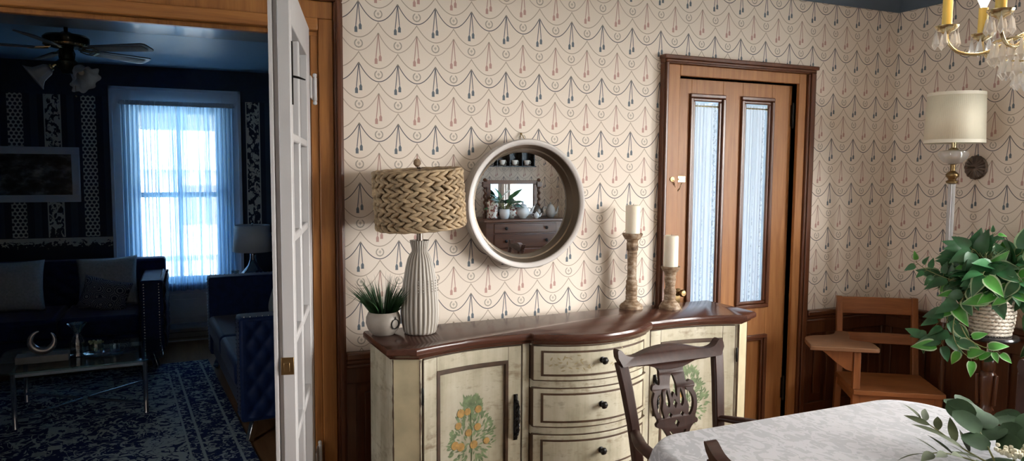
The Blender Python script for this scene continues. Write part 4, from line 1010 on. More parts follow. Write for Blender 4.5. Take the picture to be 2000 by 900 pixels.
for z0, z1, nm in ((.785, .880, 'back_slat'), (.615, .675, 'back_slat')):
    g = G(); n = 12; R = []
    for i in range(n+1):
        x = lerp(-hw+.015, hw-.015, i/n); c = .014*(1-(x/hw)**2)
        R.append([Vector((x, yb_(z)+c+o, z)) for z, o in ((z0, 0), (z0, .018), (z1, .018), (z1, 0))])
    g.rings(R, True, True, True); finish(g, nm, D, root, 30, .003)
g = G()
def sf(u, v):
    x = lerp(-hw-.022, hw+.022, u); y = lerp(df-.02, db+.01, v); dip = -.012*math.exp(-((v-.35)/.3)**2)*(.6+.4*math.cos(4*PI*(u-.5)))*(1-abs(2*u-1)**4)
    return (x, y, .452 + dip)
def sf2(u, v): x, y, z = sf(u, v); return (x, y, .425)
a = g.grid(sf, 20, 14); b = g.grid(sf2, 20, 14)
for k in range(20): g.face([a[0][k], a[0][k+1], b[0][k+1], b[0][k]]); g.face([a[-1][k], a[-1][k+1], b[-1][k+1], b[-1][k]])
for k in range(14): g.face([a[k][0], a[k+1][0], b[k+1][0], b[k][0]]); g.face([a[k][-1], a[k+1][-1], b[k+1][-1], b[k][-1]])
finish(g, 'seat', D, root, 40, .003)
g = G(); g.box(-hw+.018, hw-.018, df+.015, df+.035, .365, .425); g.box(-hw+.018, hw-.018, db+.01, db+.03, .365, .425); finish(g, 'seat_rail', D, root, 30, .002)
tp = smooth_poly([(-.455,-.215),(-.46,-.235),(-.44,-.245),(-.30,-.245),(-.14,-.245),(-.115,-.235),(-.112,-.21),(-.118,-.12),(-.15,-.09),(-.19,-.075),(-.215,-.04),(-.20,.02),(-.185,.10),(-.19,.125),(-.22,.13),(-.25,.125),(-.275,.06),(-.33,.02),(-.41,-.01),(-.45,-.05),(-.458,-.12)], 3)
g = G(); g.prism(tp, .672, .695); g.xf(Matrix.Translation((0,0,.68)) @ Matrix.Rotation(math.radians(2), 4, 'X') @ Matrix.Translation((0,0,-.68))); finish(g, 'writing_tablet', TB, root, 40, .004)
g = G(); g.prism([(-hw-.02,.66),(-.40,.66),(-.36,.63),(-.31,.585),(-.26,.55),(-hw-.02,.54)], df+.02, df+.042, lambda x, y, z: (x, z, y)); finish(g, 'bracket', DZ, root, 30, .002)

# ------------------------------------------------------------------ plant stand, planter, foliage
PXC, PYC, PZ0 = 3.672, -.852, .802
root = thing('plant_stand', 'black topped plant stand with dark turned walnut column', 'plant stand', (PXC, PYC, 0))
g = G(); g.lathe([(0,.772),(.10,.772),(.122,.778),(.127,.787),(.124,.797),(.10,.801),(0,.801)], 48); finish(g, 'round_top', M['black'], root, 40)
g = G(); g.lathe([(.016,.69),(.016,.772)], 16); g.lathe([(.026,.682),(.026,.69),(.02,.694)], 16); finish(g, 'metal_neck', M['chrome'], root, 40)
g = G(); g.lathe([(.020,.16),(.03,.18),(.024,.20),(.017,.215),(.019,.30),(.030,.36),(.036,.40),(.040,.415),(.030,.43),(.034,.46),(.040,.52),(.042,.58),(.036,.605),(.028,.612),(.033,.622),(.034,.66),(.028,.676),(.024,.684)], 24, rf=lambda a, z: 1 + (.05*math.cos(6*a) if .45 < z < .6 or .34 < z < .41 else 0)); finish(g, 'turned_column', M['turned'], root, 50)
g = G()
for k in range(3): a = k*2*PI/3+.4; g.bar((.042*math.cos(a), .042*math.sin(a), .44), (.050*math.cos(a), .050*math.sin(a), .60), .018, .016, (math.cos(a), math.sin(a), 0))
finish(g, 'carved_strap', M['turned'], root, 40, .004)
for k in range(3):
    a = k*2*PI/3 + .4; ca, sa = math.cos(a), math.sin(a)
    g = G(); g.tube([(.012*ca,.012*sa,.19),(.06*ca,.06*sa,.20),(.11*ca,.11*sa,.13),(.15*ca,.15*sa,.04),(.185*ca,.185*sa,.018)], [.02,.019,.016,.014,.017], 8); finish(g, 'leg', M['turned'], root, 60)

root = thing('potted_vine', 'leafy green vine in a white wicker basket on the plant stand', 'plant', (PXC, PYC, PZ0))
def br(z): return lerp(.086, .102, math.sin(PI*min(1, z/.15)*.62)) if z < .15 else .098
g = G(); rows = 9
for j in range(rows):
    z = .010 + j*.0185
    for i in range(22):
        a = 2*PI*(i + .5*(j % 2))/22; n = Vector((math.cos(a), math.sin(a), 0)); d = Vector((-math.sin(a), math.cos(a), 0)); g.strand(n*(br(z)+.0015) + Vector((0,0,z)), d + Vector((0,0,.08)), n, .034, .0165, .010)
for i in range(44):
    a = 2*PI*i/44; g.tube([(br(z)*math.cos(a)*.985, br(z)*math.sin(a)*.985, z) for z in (.0, .05, .10, .15, .172)], .0032, 5)
g.tube([(.1*math.cos(2*PI*k/40), .1*math.sin(2*PI*k/40), .174) for k in range(40)], .007, 6, closed=True)
g.lathe([(0,.002),(.08,.002),(.090,.06),(.092,.16)], 24, cap=False); finish(g, 'wicker_basket', M['wick'], root, 60)
g = G(); g.lathe([(0,.15),(.092,.15)], 20, cap=False); finish(g, 'soil', M['soil'], root, 0)
# picture axes at the plant: right / toward the viewer
RT = Vector((.543, -.84, 0)); FW = Vector((-.84, -.543, 0)); UP = Vector((0,0,1))
def loc3(r, u, f): return RT*r + UP*u + FW*f
rr = random.Random(31)
gl = G(); gv = G()
def leaf_at(p, d, n, L, w, bright):
    gl.leaf(p, d, n, L, w, 'heart', .22, rr.uniform(.1, .45), 2 if bright else 0, 1 if (bright or rr.random() < .3) else None)
def vine(pts, nl, L0, start=.15, bright=.2):
    P = [Vector(p) for p in smooth_poly([tuple(q) for q in pts], 6, False)]
    gv.tube(P, [lerp(.0032, .0014, i/len(P)) for i in range(len(P))], 5)
    for i in range(nl):
        t = start + (1-start)*i/max(1, nl-1); k = min(len(P)-2, int(t*(len(P)-1))); p = P[k]; d = (P[k+1]-P[k]).normalized()
        sd = d.cross(FW).normalized()*(1 if i % 2 else -1)
        dd = sd*.8 + d*.5 + Vector((rr.uniform(-.3,.3), rr.uniform(-.3,.3), rr.uniform(-.5,.1))) + FW*rr.uniform(0, .4)
        q = p + dd.normalized()*.018; gv.tube([p, q], .0012, 4)
        L = L0*rr.uniform(.75, 1.15); leaf_at(q, dd, FW*.8 + UP*.5 + Vector((rr.uniform(-.4,.4), rr.uniform(-.4,.4), 0)), L, L*.62, rr.random() < bright)
O = loc3(0, .175, 0)
for k in range(34):                       # the dome
    a = rr.uniform(0, 2*PI); el = rr.uniform(.25, 1.2); rad = rr.uniform(.15, .25)
    if Vector((math.cos(a), math.sin(a), 0)).dot(FW) > .3: el = max(el, .6)
    e = O + Vector((math.cos(a)*math.cos(el), math.sin(a)*math.cos(el), math.sin(el)*1.1))*rad
    m = O + (e-O)*.55 + UP*.045
    vine([O + Vector((math.cos(a)*.03, math.sin(a)*.03, 0)), m, e + UP*.01, e + (e-O)*.18 - UP*.03], 5, .112, .35, .08)
for k in range(70):                       # leaves filling the crown
    a = rr.uniform(0, 2*PI); el = rr.uniform(.15, 1.3); rad = rr.uniform(.10, .22); el = max(el, .5) if Vector((math.cos(a), math.sin(a), 0)).dot(FW) > .3 else el; dv = Vector((math.cos(a)*math.cos(el), math.sin(a)*math.cos(el), math.sin(el))); p = O + UP*.03 + dv*rad*.8
    leaf_at(p, dv + Vector((rr.uniform(-.5,.5), rr.uniform(-.5,.5), rr.uniform(-.7,.2))), dv + UP*.6, rr.uniform(.09, .135), rr.uniform(.06, .08), rr.random() < .06)
# trailing runners
vine([O, loc3(-.10,.24,.05), loc3(-.20,.27,.04), loc3(-.29,.30,0), loc3(-.345,.34,0)], 10, .06, .35)
vine([O, loc3(-.13,.20,.07), loc3(-.18,.09,.10), loc3(-.19,-.02,.11), loc3(-.21,-.07,.12)], 10, .105, .2, .35)
vine([O, loc3(-.12,.18,.08), loc3(-.155,.06,.11), loc3(-.145,-.03,.13), loc3(-.10,-.09,.14), loc3(-.05,-.11,.15)], 9, .09, .2, .7)
vine([loc3(-.13,.06,.11), loc3(-.09,-.01,.14), loc3(-.03,-.04,.15), loc3(.03,-.05,.155), loc3(.035,-.06,.155)], 6, .072, .25, .8)
vine([O, loc3(-.15,.14,.06), loc3(-.22,.05,.08), loc3(-.26,-.03,.08), loc3(-.285,-.04,.08)], 6, .075, .35, .2)
vine([O, loc3(.10,.24,.04), loc3(.17,.16,.04), loc3(.20,.05,.04), loc3(.205,-.06,.04)], 9, .09, .3, .2)
vine([O, loc3(-.02,.27,.09), loc3(.02,.23,.13), loc3(.0,.20,.14)], 6, .10, .25, .3)
vine([O, loc3(.04,.32,.08), loc3(.065,.29,.13), loc3(.07,.21,.145)], 6, .08, .3, 1)
vine([O, loc3(-.07,.27,.07), loc3(-.11,.22,.11), loc3(-.13,.16,.12)], 6, .095, .3, .3)
vine([O, loc3(-.01,.38,.03), loc3(-.03,.46,.02), loc3(-.005,.51,.02)], 4, .04, .75)
for q in (gl, gv):
    for v in q.bm.verts:
        if v.co.x > .25: v.co.x = .25 + (v.co.x-.25)*.12
finish(gl, 'foliage', [M['leaf'], M['rim'], M['leafl']], root, 60); finish(gv, 'vine_stems', M['stem'], root, 60)
g = G()
for k in range(46):
    b = loc3(rr.uniform(-.07,.04), .33, rr.uniform(-.04,.06)); e = b + Vector((rr.uniform(-.05,.05), rr.uniform(-.05,.05), rr.uniform(.05,.12))); g.tube([b, e], .0009, 4)
    for m in range(5): q = b + (e-b)*(.35+.13*m); g.tube([q, q + Vector((rr.uniform(-.018,.018), rr.uniform(-.018,.018), .012))], [.0012, .0007], 4)
finish(g, 'feathery_sprigs', M['fern'], root, 60)

# ------------------------------------------------------------------ floor lamp, wall medallion
root = thing('floor_lamp', 'white fluted floor lamp with pleated cream shade in the corner', 'lamp', (3.688, -.595, 0))
g = G(); g.lathe([(0,0),(.12,0),(.125,.012),(.11,.03),(.05,.045),(.03,.07),(.02,.09)], 32); finish(g, 'base', M['obrass'], root, 50)
g = G(); g.lathe([(.016,.80),(.016,1.55)], 48, rf=lambda a, z: 1+.09*math.cos(12*a)); finish(g, 'fluted_pole', M['white'], root, 60)
g = G(); g.lathe([(.020,.085),(.022,.12),(.014,.14),(.014,.74),(.022,.76),(.024,.79),(.018,.81)], 24); finish(g, 'lower_column', M['turned'], root, 50)
g = G(); g.lathe([(.014,1.55),(.028,1.556),(.030,1.566),(.018,1.572),(.02,1.580),(.031,1.590),(.032,1.602),(.022,1.612),(.012,1.620),(.012,1.652),(.024,1.656)], 24); finish(g, 'brass_knuckle', M['obrass'], root, 50)
g = G(); g.lathe([(.014,1.655),(.040,1.662),(.062,1.682),(.071,1.706),(.066,1.722),(.040,1.728),(.022,1.73)], 48, rf=lambda a, z: 1+.035*math.cos(10*a+z*60)); finish(g, 'glass_font', M['crystal'], root, 50)
g = G(); g.lathe([(.02,1.728),(.024,1.734),(.012,1.742),(.010,1.79),(.014,1.80),(.014,1.85),(.004,1.86),(.004,2.02),(.010,2.024),(.006,2.036),(0,2.037)], 14); g.bar((-.13,0,2.012), (.13,0,2.012), .003, .003); g.bar((0,-.13,2.012), (0,.13,2.012), .003, .003); finish(g, 'socket_stem', M['brass'], root, 50)
g = G(); N = 96; g.lathe([(.1405,1.770),(.1325,2.020)], 2*N, rf=lambda a, z: 1+.011*math.cos(N*a), cap=False); finish(g, 'pleated_shade', M['shade'], root, 60, solid=.0015)
braid = plain('shade_braid', (.80,.76,.64), .7)
for pr in ([(.1415,1.764),(.1435,1.764),(.1430,1.782),(.141,1.782)], [(.1325,2.010),(.1350,2.010),(.1345,2.026),(.132,2.026)]): g = G(); g.lathe(pr, 64, cap=False); finish(g, 'shade_trim', braid, root, 50)

root = thing('wall_medallion', 'round bronze medallion with short rod on the wall by the floor lamp', 'wall bracket', (XR-.001, -.536, 1.640))
g = G(); g.lathe([(0,0),(.064,0),(.066,.006),(.058,.012),(.05,.010),(.03,.016),(.016,.02),(0,.02)], 64, axis=(-1,0,0), rf=lambda a, z: 1 + (.03*math.cos(16*a) if z > .003 else 0)); finish(g, 'rosette', M['pewter'], root, 45)
g = G()
for k in range(16): a = 2*PI*k/16; g.tube([(-.017, .016*math.cos(a), .016*math.sin(a)), (-.013, .056*math.cos(a), .056*math.sin(a))], [.003, .0045], 5)
finish(g, 'petals', M['pewter'], root, 60)
g = G(); g.tube([(-.018, 0, 0), (-.10, -.01, 0)], .006, 8); g.ball((-.10, -.01, 0), .010, 10, 6); finish(g, 'rod', M['pewter'], root, 50)

# ------------------------------------------------------------------ chandelier
CHX, CHY = 1.765, -2.145
root = thing('chandelier', 'small brass chandelier with yellow candle sleeves and crystal drops', 'chandelier', (CHX, CHY, 0))
g = G(); g.lathe([(.012,1.885),(.022,1.90),(.03,1.915),(.02,1.93),(.012,1.945),(.02,1.97),(.026,2.0),(.014,2.03),(.009,2.05),(.009,2.30),(.016,2.31),(.006,2.32)], 20); finish(g, 'centre_stem', M['brass'], root, 50)
g = G()
for k in range(17):
    z = 2.33 + k*.021; s_ = (Vector((1,0,0)), Vector((0,1,0)))[k % 2]
    g.tube([Vector((0,0,z)) + s_*.008*math.cos(m*PI/5) + Vector((0,0,.0145*math.sin(m*PI/5))) for m in range(10)], .002, 5, closed=True)
finish(g, 'hanging_chain', M['brass'], root, 60)
g = G(); g.lathe([(.01,2.66),(.05,2.68),(.06,2.705),(.06,ZC)], 24); finish(g, 'ceiling_canopy', M['brass'], root, 50)
def drop(g, c, L, w):
    R = []
    for t, k in ((0,.15),(.10,.35),(.72,1),(1,.02)): R.append([Vector(c) + Vector((math.cos(m*PI/3)*w*k, math.sin(m*PI/3)*w*k, -t*L)) for m in range(6)])
    g.rings(R, True, True, True)
for k in range(6):
    a = math.radians(70 + 60*k); ca, sa = math.cos(a), math.sin(a); r = .176
    P = smooth_poly([(.016*ca,.016*sa,1.925),(.05*ca,.05*sa,1.905),(.10*ca,.10*sa,1.882),(.145*ca,.145*sa,1.886),(.170*ca,.170*sa,1.910),(r*ca,r*sa,1.938)], 4, False)
    g = G(); g.tube(P, .0042, 8); arm = finish(g, 'arm', M['brass'], root, 60)
    c = (r*ca, r*sa, 0)
    g = G(); g.lathe([(.006,1.932),(.012,1.937),(.020,1.941),(.026,1.949),(.0265,1.951),(.020,1.947),(.011,1.946),(.011,1.952)], 24, c, rf=lambda a_, z: 1+(.04*math.cos(10*a_) if z > 1.94 else 0)); finish(g, 'drip_pan', M['brass'], arm, 50)
    g = G(); g.lathe([(.0108,1.948),(.0112,1.95),(.0108,2.015),(.006,2.016)], 16, c); finish(g, 'candle_sleeve', M['ccream'], arm, 50)
    g = G(); g.lathe([(.006,2.014),(.008,2.022),(.014,2.036),(.0165,2.050),(.013,2.068),(.006,2.082),(.001,2.090)], 16, c); finish(g, 'bulb', M['bulb'] if k in (0, 3) else M['bulboff'], arm, 60)
    g = G()
    for m in range(7):
        b = 2*PI*m/7 + k; q = (c[0] + .024*math.cos(b), c[1] + .024*math.sin(b), 1.944); g.tube([q, (q[0], q[1], 1.934)], .0007, 4); drop(g, (q[0], q[1], 1.935), .038, .0072)
    finish(g, 'crystal_drops', M['crystal'], arm, 20)
for j, (rad, z, n, L) in enumerate(((.082, 1.905, 26, .05), (.060, 1.868, 20, .045), (.034, 1.838, 12, .04))):
    g = G(); g.tube([(rad*math.cos(2*PI*m/32), rad*math.sin(2*PI*m/32), z) for m in range(32)], .0022, 6, closed=True)
    for m in range(3): b = 2*PI*m/3; g.tube([(rad*math.cos(b), rad*math.sin(b), z), (.012*math.cos(b), .012*math.sin(b), 1.925)], .0016, 5)
    finish(g, 'basket_ring', M['brass'], root, 60)
    g = G()
    for m in range(n): b = 2*PI*m/n; drop(g, (rad*math.cos(b)*1.02, rad*math.sin(b)*1.02, z-.003), L, .0095)
    finish(g, 'crystal_tier', M['crystal'], root, 20)

# ------------------------------------------------------------------ dresser and china opposite (seen in the round mirror)
DX, DY, DZT = 3.31, -4.24, 1.092
root = thing('dresser', 'dark wood dresser with swing mirror against the wall opposite', 'dresser', (DX, DY, 0))
g = G(); g.box(-.46, .46, -.26, .22, .10, DZT-.03); finish(g, 'carcass', M['dresser'], root, 30, .004)
g = G(); g.box(-.495, .495, -.275, .255, DZT-.03, DZT); finish(g, 'top', M['dresser'], root, 30, .008, 3)
for x in (-.43, .43):
    for y in (-.23, .19): g = G(); g.lathe([(.018,0),(.026,.04),(.03,.10)], 12, (x, y, 0)); finish(g, 'leg', M['dresser'], root, 50)
for z0, z1 in ((.945, 1.045), (.785, .93), (.60, .77), (.41, .585), (.16, .395)):
    g = G(); g.box(-.37, .37, .215, .232, z0, z1); d = finish(g, 'drawer', M['dresser'], root, 30, .005)
    for x in (-.24, .24): g = G(); g.lathe([(.006,0),(.006,.01),(.015,.016),(.018,.024),(.012,.031),(0,.033)], 14, (x, .232, (z0+z1)/2), axis=(0,1,0)); finish(g, 'knob', M['iron'], d, 50)
for x in (-.40, .245):
    g = G(); R = []
    n = 60
    for i in range(n+1):
        z = DZT + .0 + i*.40/n; k = i*.62; rr_ = .016 if 5 < i < 50 else .021
        tw = .0075 if 5 < i < 50 else 0
        R.append([Vector((x + tw*math.cos(k) + rr_*math.cos(m*PI/5), .03 + tw*math.sin(k) + rr_*math.sin(m*PI/5), z)) for m in range(10)])
    g.rings(R, True, True, True); g.cbox((x, .03, DZT+.37), .055, .05, .055); g.lathe([(.01,.40),(.024,.412),(.018,.43),(0,.44)], 12, (x, .03, DZT)); finish(g, 'twisted_post', M['dresser'], root, 50)
g = G(); g.box(-.38, .225, .015, .04, DZT+.03, DZT+.07); g.box(-.38, .225, .015, .04, DZT+.375, DZT+.415); g.box(-.38, -.335, .015, .04, DZT+.07, DZT+.375); g.box(.18, .225, .015, .04, DZT+.07, DZT+.375); g.box(-.38, .225, .008, .015, DZT+.03, DZT+.415); mf = finish(g, 'mirror_frame', M['dresser'], root, 30, .006)
g = G(); g.box(-.335, .18, .016, .026, DZT+.07, DZT+.375); finish(g, 'mirror_glass', M['mirror'], mf, 0)
root = thing('plate_rack', 'dark wall rack of cups and saucers above the dresser', 'shelf', (3.14, YB+.002, 1.655))
g = G(); g.box(-.46, .46, 0, .012, 0, .345)
for z in (0, .165, .335): g.box(-.475, .475, 0, .13, z, z+.012)
for k in range(7): x = -.455 + k*.1517; g.box(x-.006, x+.006, 0, .12, .012, .335)
finish(g, 'rack_frame', M['black'], root, 30, .002)
cup0 = None
for r_ in range(2):
    for k in range(6):
        x, z = 3.14 - .455 + .0758 + k*.1517, 1.655 + .012 + r_*.165
        lb = 'white teacup on saucer in rack cell %s of the %s row' % (('at the left end', 'second from the left', 'third from the left', 'third from the right', 'second from the right', 'at the right end')[k], ('lower', 'upper')[r_])
        if cup0 is None:
            cup0 = thing('teacup', lb, 'teacup', (x, YB+.075, z), 0, 'teacups in the wall rack')
            g = G(); g.lathe([(.018,.012),(.024,.018),(.034,.04),(.038,.064),(.036,.064),(.030,.04),(0,.02)], 20, cap=False); finish(g, 'cup', M['china'], cup0, 50)
            g = G(); g.tube([(.034+.016*math.sin(t), 0, .042+.018*math.cos(t)) for t in [PI*i/8 for i in range(9)]], .003, 6); finish(g, 'handle', M['china'], cup0, 60)
            g = G(); g.lathe([(0,.0),(.03,0),(.05,.010),(.052,.012),(.03,.006),(0,.006)], 24, cap=False); finish(g, 'saucer', M['chinap'], cup0, 50)
        else:
            c = copy_tree(cup0); c.location = (x, YB+.075, z); c['label'] = lb
def pot(name, label, loc, rz, s, mat, prof, lid, spout=True, handle=True):
    root = thing(name, label, name.replace('_', ' '), loc, rz)
    g = G(); g.lathe([(r*s, z*s) for r, z in prof], 28); finish(g, 'body', mat, root, 50)
    top = prof[-1][1]*s; R0 = max(r for r, z in prof)*s
    if lid: g = G(); g.lathe([(prof[-1][0]*s, top), (prof[-1][0]*s*.8, top+.012*s), (.008*s, top+.022*s), (.012*s, top+.032*s), (0, top+.042*s)], 20); finish(g, 'lid', mat, root, 50)
    if spout: g = G(); g.tube(smooth_poly([(R0*.85, 0, top*.35), (R0*1.3, 0, top*.5), (R0*1.5, 0, top*.85), (R0*1.75, 0, top*1.0)], 4, False), [.016*s]*4+[.011*s]*5+[.008*s]*4, 8); finish(g, 'spout', mat, root, 60)
    if handle: g = G(); g.tube(smooth_poly([(-R0*.8, 0, top*.85), (-R0*1.35, 0, top*.9), (-R0*1.5, 0, top*.6), (-R0*1.2, 0, top*.3), (-R0*.9, 0, top*.25)], 4, False), .006*s, 8); finish(g, 'handle', mat, root, 60)
    return root
body = [(.03,0),(.035,.006),(.055,.03),(.066,.06),(.060,.09),(.040,.112),(.034,.118)]
pot('ginger_jar', 'tall cylindrical jar with brown floral pattern on the dresser', (2.965, -4.13, DZT), 0, 1.0, M['chinap'], [(.045,0),(.058,.01),(.060,.16),(.056,.18),(.040,.19),(.042,.20)], True, False, False)
pot('teapot', 'large white teapot with knobbed lid in the middle of the dresser', (3.33, -4.14, DZT), .3, 1.15, M['china'], body, True)
pot('teapot', 'pale green teapot with long spout at the right dresser end', (3.66, -4.12, DZT), .1, 1.05, M['ceramic'], [(.028,0),(.034,.006),(.05,.03),(.054,.07),(.046,.105),(.034,.122),(.032,.126)], True)
pot('teapot', 'dark patterned teapot behind the pale green one on the dresser', (3.53, -4.20, DZT), -.4, 1.0, M['pewter'], body, True)
pot('creamer', 'small white creamer in front of the teapots on the dresser', (3.46, -4.06, DZT), .5, .5, M['china'], body, True)
pot('teapot', 'spotted teapot half hidden behind the dresser plant pot', (3.21, -4.17, DZT), 2.8, 1.0, M['chinap'], body, True)
root = thing('potted_plant', 'broad leaved plant in a ribbed white pot on the dresser', 'plant', (3.10, -4.11, DZT))
g = G(); g.lathe([(.038,0),(.05,.02),(.058,.06),(.055,.10),(.05,.105),(.048,.09),(0,.09)], 48, rf=lambda a, z: 1+.02*math.cos(20*a), cap=False); finish(g, 'pot', M['china'], root, 50)
g = G(); g.mi = 1; rr = random.Random(12)
for k in range(22):
    a = rr.uniform(0, 2*PI); el = rr.uniform(.25, 1.3); L = rr.uniform(.09, .17); d = Vector((math.cos(a)*math.cos(el), math.sin(a)*math.cos(el), math.sin(el))); e = Vector((0,0,.095)) + d*L; g.tube([(0,0,.09), e], .0025, 5)
    g.leaf(e, d + Vector((0,0,-.25)), Vector((0,0,1)) + d*-.3 + Vector((0,.4,0)), rr.uniform(.10,.14), rr.uniform(.055,.07), 'heart', .15, .25, 0)
finish(g, 'foliage', [M['leaf'], M['stem']], root, 60)
SKY_N, SKY_NE, SKY_E, SKY_W, EXPO = (1.35, 2.4, 3.6), (2.3, 2.8, 3.2), (40, 38.8, 37), (8.5, 8.5, 8.5), 0.04
# ------------------------------------------------------------------ parlour
g = G()
def rf(u, v): return (lerp(-1.25, 1.25, u), lerp(-1.55, 1.55, v), .0075 + .0004*math.sin(u*60)*math.sin(v*70))
a = g.grid(rf, 10, 12)
b = g.grid(lambda u, v: (lerp(-1.25, 1.25, u), lerp(-1.55, 1.55, v), .0005), 10, 12)
for k in range(10): g.face([a[0][k], a[0][k+1], b[0][k+1], b[0][k]]); g.face([a[-1][k], a[-1][k+1], b[-1][k+1], b[-1][k]])
for k in range(12): g.face([a[k][0], a[k+1][0], b[k+1][0], b[k][0]]); g.face([a[k][-1], a[k+1][-1], b[k+1][-1], b[k][-1]])
o = finish(g, 'area_rug', M['rug'], None, 40); o.location = (-1.02, 1.72, 0); o.rotation_euler = (0, 0, math.radians(5)); tag(o, 'navy and cream persian patterned rug on the parlour floor', 'rug')

def rbox(g, x0, x1, y0, y1, z0, z1): g.box(x0, x1, y0, y1, z0, z1)
def tufts(root, name, f, nu, nv, mat, amp=.012):
    """channel-and-button padded panel; f(u,v) -> (point, normal)"""
    g = G()
    def q(u, v):
        p, n = f(u, v); a, b = u*nu, v*nv
        k = abs(math.sin(PI*(a+b)))*abs(math.sin(PI*(a-b))); return p + n*amp*(k**.5)
    g.grid(q, nu*8, nv*8); return finish(g, name, mat, root, 180)
def sofa(label, loc, rz, W, Dp, Harm, Hback, ncush):
    """front faces local -y; origin at the floor below the middle"""
    root = thing('tufted_sofa', label, 'sofa', loc, rz, 'navy velvet sofas in the parlour'); MV = M['velvet']; aw = .17
    g = G(); g.box(-W/2+aw, W/2-aw, -Dp/2+.02, Dp/2-.16, .14, .30); finish(g, 'base', MV, root, 40, .02)
    g = G(); g.box(-W/2, W/2, Dp/2-.17, Dp/2, .14, Hback); finish(g, 'back', MV, root, 40, .025)
    tufts(root, 'tufted_back', lambda u, v: (Vector((lerp(-W/2+aw, W/2-aw, u), Dp/2-.18, lerp(.44, Hback-.03, v))), Vector((0,-1,0))), 10, 3, MV, .022)
    for s in (-1, 1):
        xa, xb = (s*W/2 - aw/2 - s*aw/2, s*W/2 + aw/2 - s*aw/2)
        g = G(); g.box(xa, xb, -Dp/2, Dp/2-.172, .14, Harm); ar = finish(g, 'arm', MV, root, 40, .018)
        tufts(ar, 'tufted_side', lambda u, v: (Vector((s*W/2+s*.001, lerp(-Dp/2+.03, Dp/2-.03, u), lerp(.17, Harm-.02, v))), Vector((s,0,0))), 8, 4, MV, .02)
        g = G()
        for xx in (xa+.03, xb-.03):
            for k in range(24): g.ball((xx, -Dp/2-.001, lerp(.17, Harm-.03, k/23)), .0065, 6, 4, (1, .5, 1))
        for k in range(24): g.ball((s*W/2 - s*.02, lerp(-Dp/2+.03, Dp/2-.05, k/23), Harm+.001), .0055, 6, 4)
        finish(g, 'nailhead_trim', M['chrome'], ar, 60)
    cw = (W-2*aw)/ncush
    for k in range(ncush):
        x0 = -W/2+aw+k*cw
        g = G(); g.box(x0+.004, x0+cw-.004, -Dp/2-.01, Dp/2-.20, .302, .455); finish(g, 'seat_cushion', MV, root, 40, .035, 4)
    for sx in (-1, 1):
        for sy in (-1, 1): g = G(); g.bar((sx*(W/2-.10), sy*(Dp/2-.09), .142), (sx*(W/2-.06), sy*(Dp/2-.05), .008), .028, .05); finish(g, 'leg', M['chrome'], root, 30, .004)
    return root
sofa('navy tufted sofa against the far parlour wall beside the window', (-1.255, 3.66, 0), 0, 2.05, .90, .72, .82, 3)
sofa('navy tufted sofa side-on at the parlour right with cushion and silver leg', (.59, 2.18, 0), math.radians(-90+4.0), 1.95, .86, .755, .80, 2)

def pillow(name, label, loc, rot, w, h, t, mat, cat='cushion', group=None):
    g = G()
    def f(sg):
        def q(u, v):
            x, z = 2*u-1, 2*v-1; k = max(0, (1-x**4)*(1-z**4))**.55; px = 1 - .07*(1-z*z) if True else 1; pz = 1 - .07*(1-x*x)
            return (x*w/2*px, sg*t/2*k, z*h/2*pz)
        return q
    g.grid(f(1), 18, 18); g.grid(f(-1), 18, 18); bmesh.ops.remove_doubles(g.bm, verts=g.bm.verts[:], dist=1e-4)
    o = finish(g, name, mat, None, 180); o.location = loc; o.rotation_euler = rot; return tag(o, label, cat, group)
pillow('throw_pillow', 'pale fleecy cushion at the left on the far navy sofa', (-1.36, 3.70, .655), (math.radians(-12), 0, math.radians(4)), .50, .42, .16, M['fur'], group='pale fleecy cushions')
pillow('throw_pillow', 'pale fleecy cushion beside the window end of the far sofa', (-.66, 3.70, .66), (math.radians(-12), math.radians(-3), math.radians(-6)), .46, .42, .16, M['fur'], group='pale fleecy cushions')
pillow('throw_pillow', 'small dark swirl patterned cushion in front of a pale fleecy one', (-.67, 3.555, .575), (math.radians(-20), math.radians(14), math.radians(-4)), .36, .27, .12, M['swirl'])
pillow('throw_pillow', 'pale cushion leaning on the right-hand navy sofa', (.66, 2.72, .64), (math.radians(-18), 0, math.radians(-80)), .46, .42, .15, M['fur'], group='pale fleecy cushions')
pillow('throw_pillow', 'pale cushion nearest the french door on the right-hand sofa', (.66, 2.40, .64), (math.radians(-22), 0, math.radians(-95)), .46, .42, .15, M['fur'], group='pale fleecy cushions')

# coffee table
CTX, CTY = -.69, 2.33
root = thing('coffee_table', 'rounded glass coffee table with chrome legs on the rug', 'coffee table', (CTX, CTY, .008), math.radians(4))
g = G(); g.prism(rrect(-.475, .475, -.37, .37, .13), .352, .364); finish(g, 'glass_top', M['tglass'], root, 40, .003)
g = G()
for a, b in (((-.36,-.30),(.36,-.30)), ((-.36,.30),(.36,.30)), ((-.36,-.30),(-.36,.30)), ((.36,-.30),(.36,.30))): g.bar((*a, .335), (*b, .335), .02, .032)
finish(g, 'frame', M['chrome'], root, 30, .003)
for sx in (-1, 1):
    for sy in (-1, 1): g = G(); g.lathe([(.017,0),(.015,.004),(.015,.345),(.02,.352)], 14, (sx*.36, sy*.30, 0)); finish(g, 'leg', M['chrome'], root, 50)
for s in (-1, 1):
    g = G(); g.tube(smooth_poly([(s*.355,-.28,.06),(s*.20,-.16,.06),(s*.05,-.04,.06),(s*.02,.0,.06),(s*.05,.04,.06),(s*.20,.16,.06),(s*.355,.28,.06)], 5, False), .010, 8); finish(g, 'curved_stretcher', M['chrome'], root, 60)
CZ = .3725
root = thing('ring_sculpture', 'silver open ring sculpture on a grey block, on the coffee table', 'sculpture', (-.90, 2.21, CZ), math.radians(3))
g = G(); g.box(-.145, .145, -.06, .06, 0, .045); finish(g, 'block', M['marble'], root, 30, .003)
g = G(); P = []; R_ = []
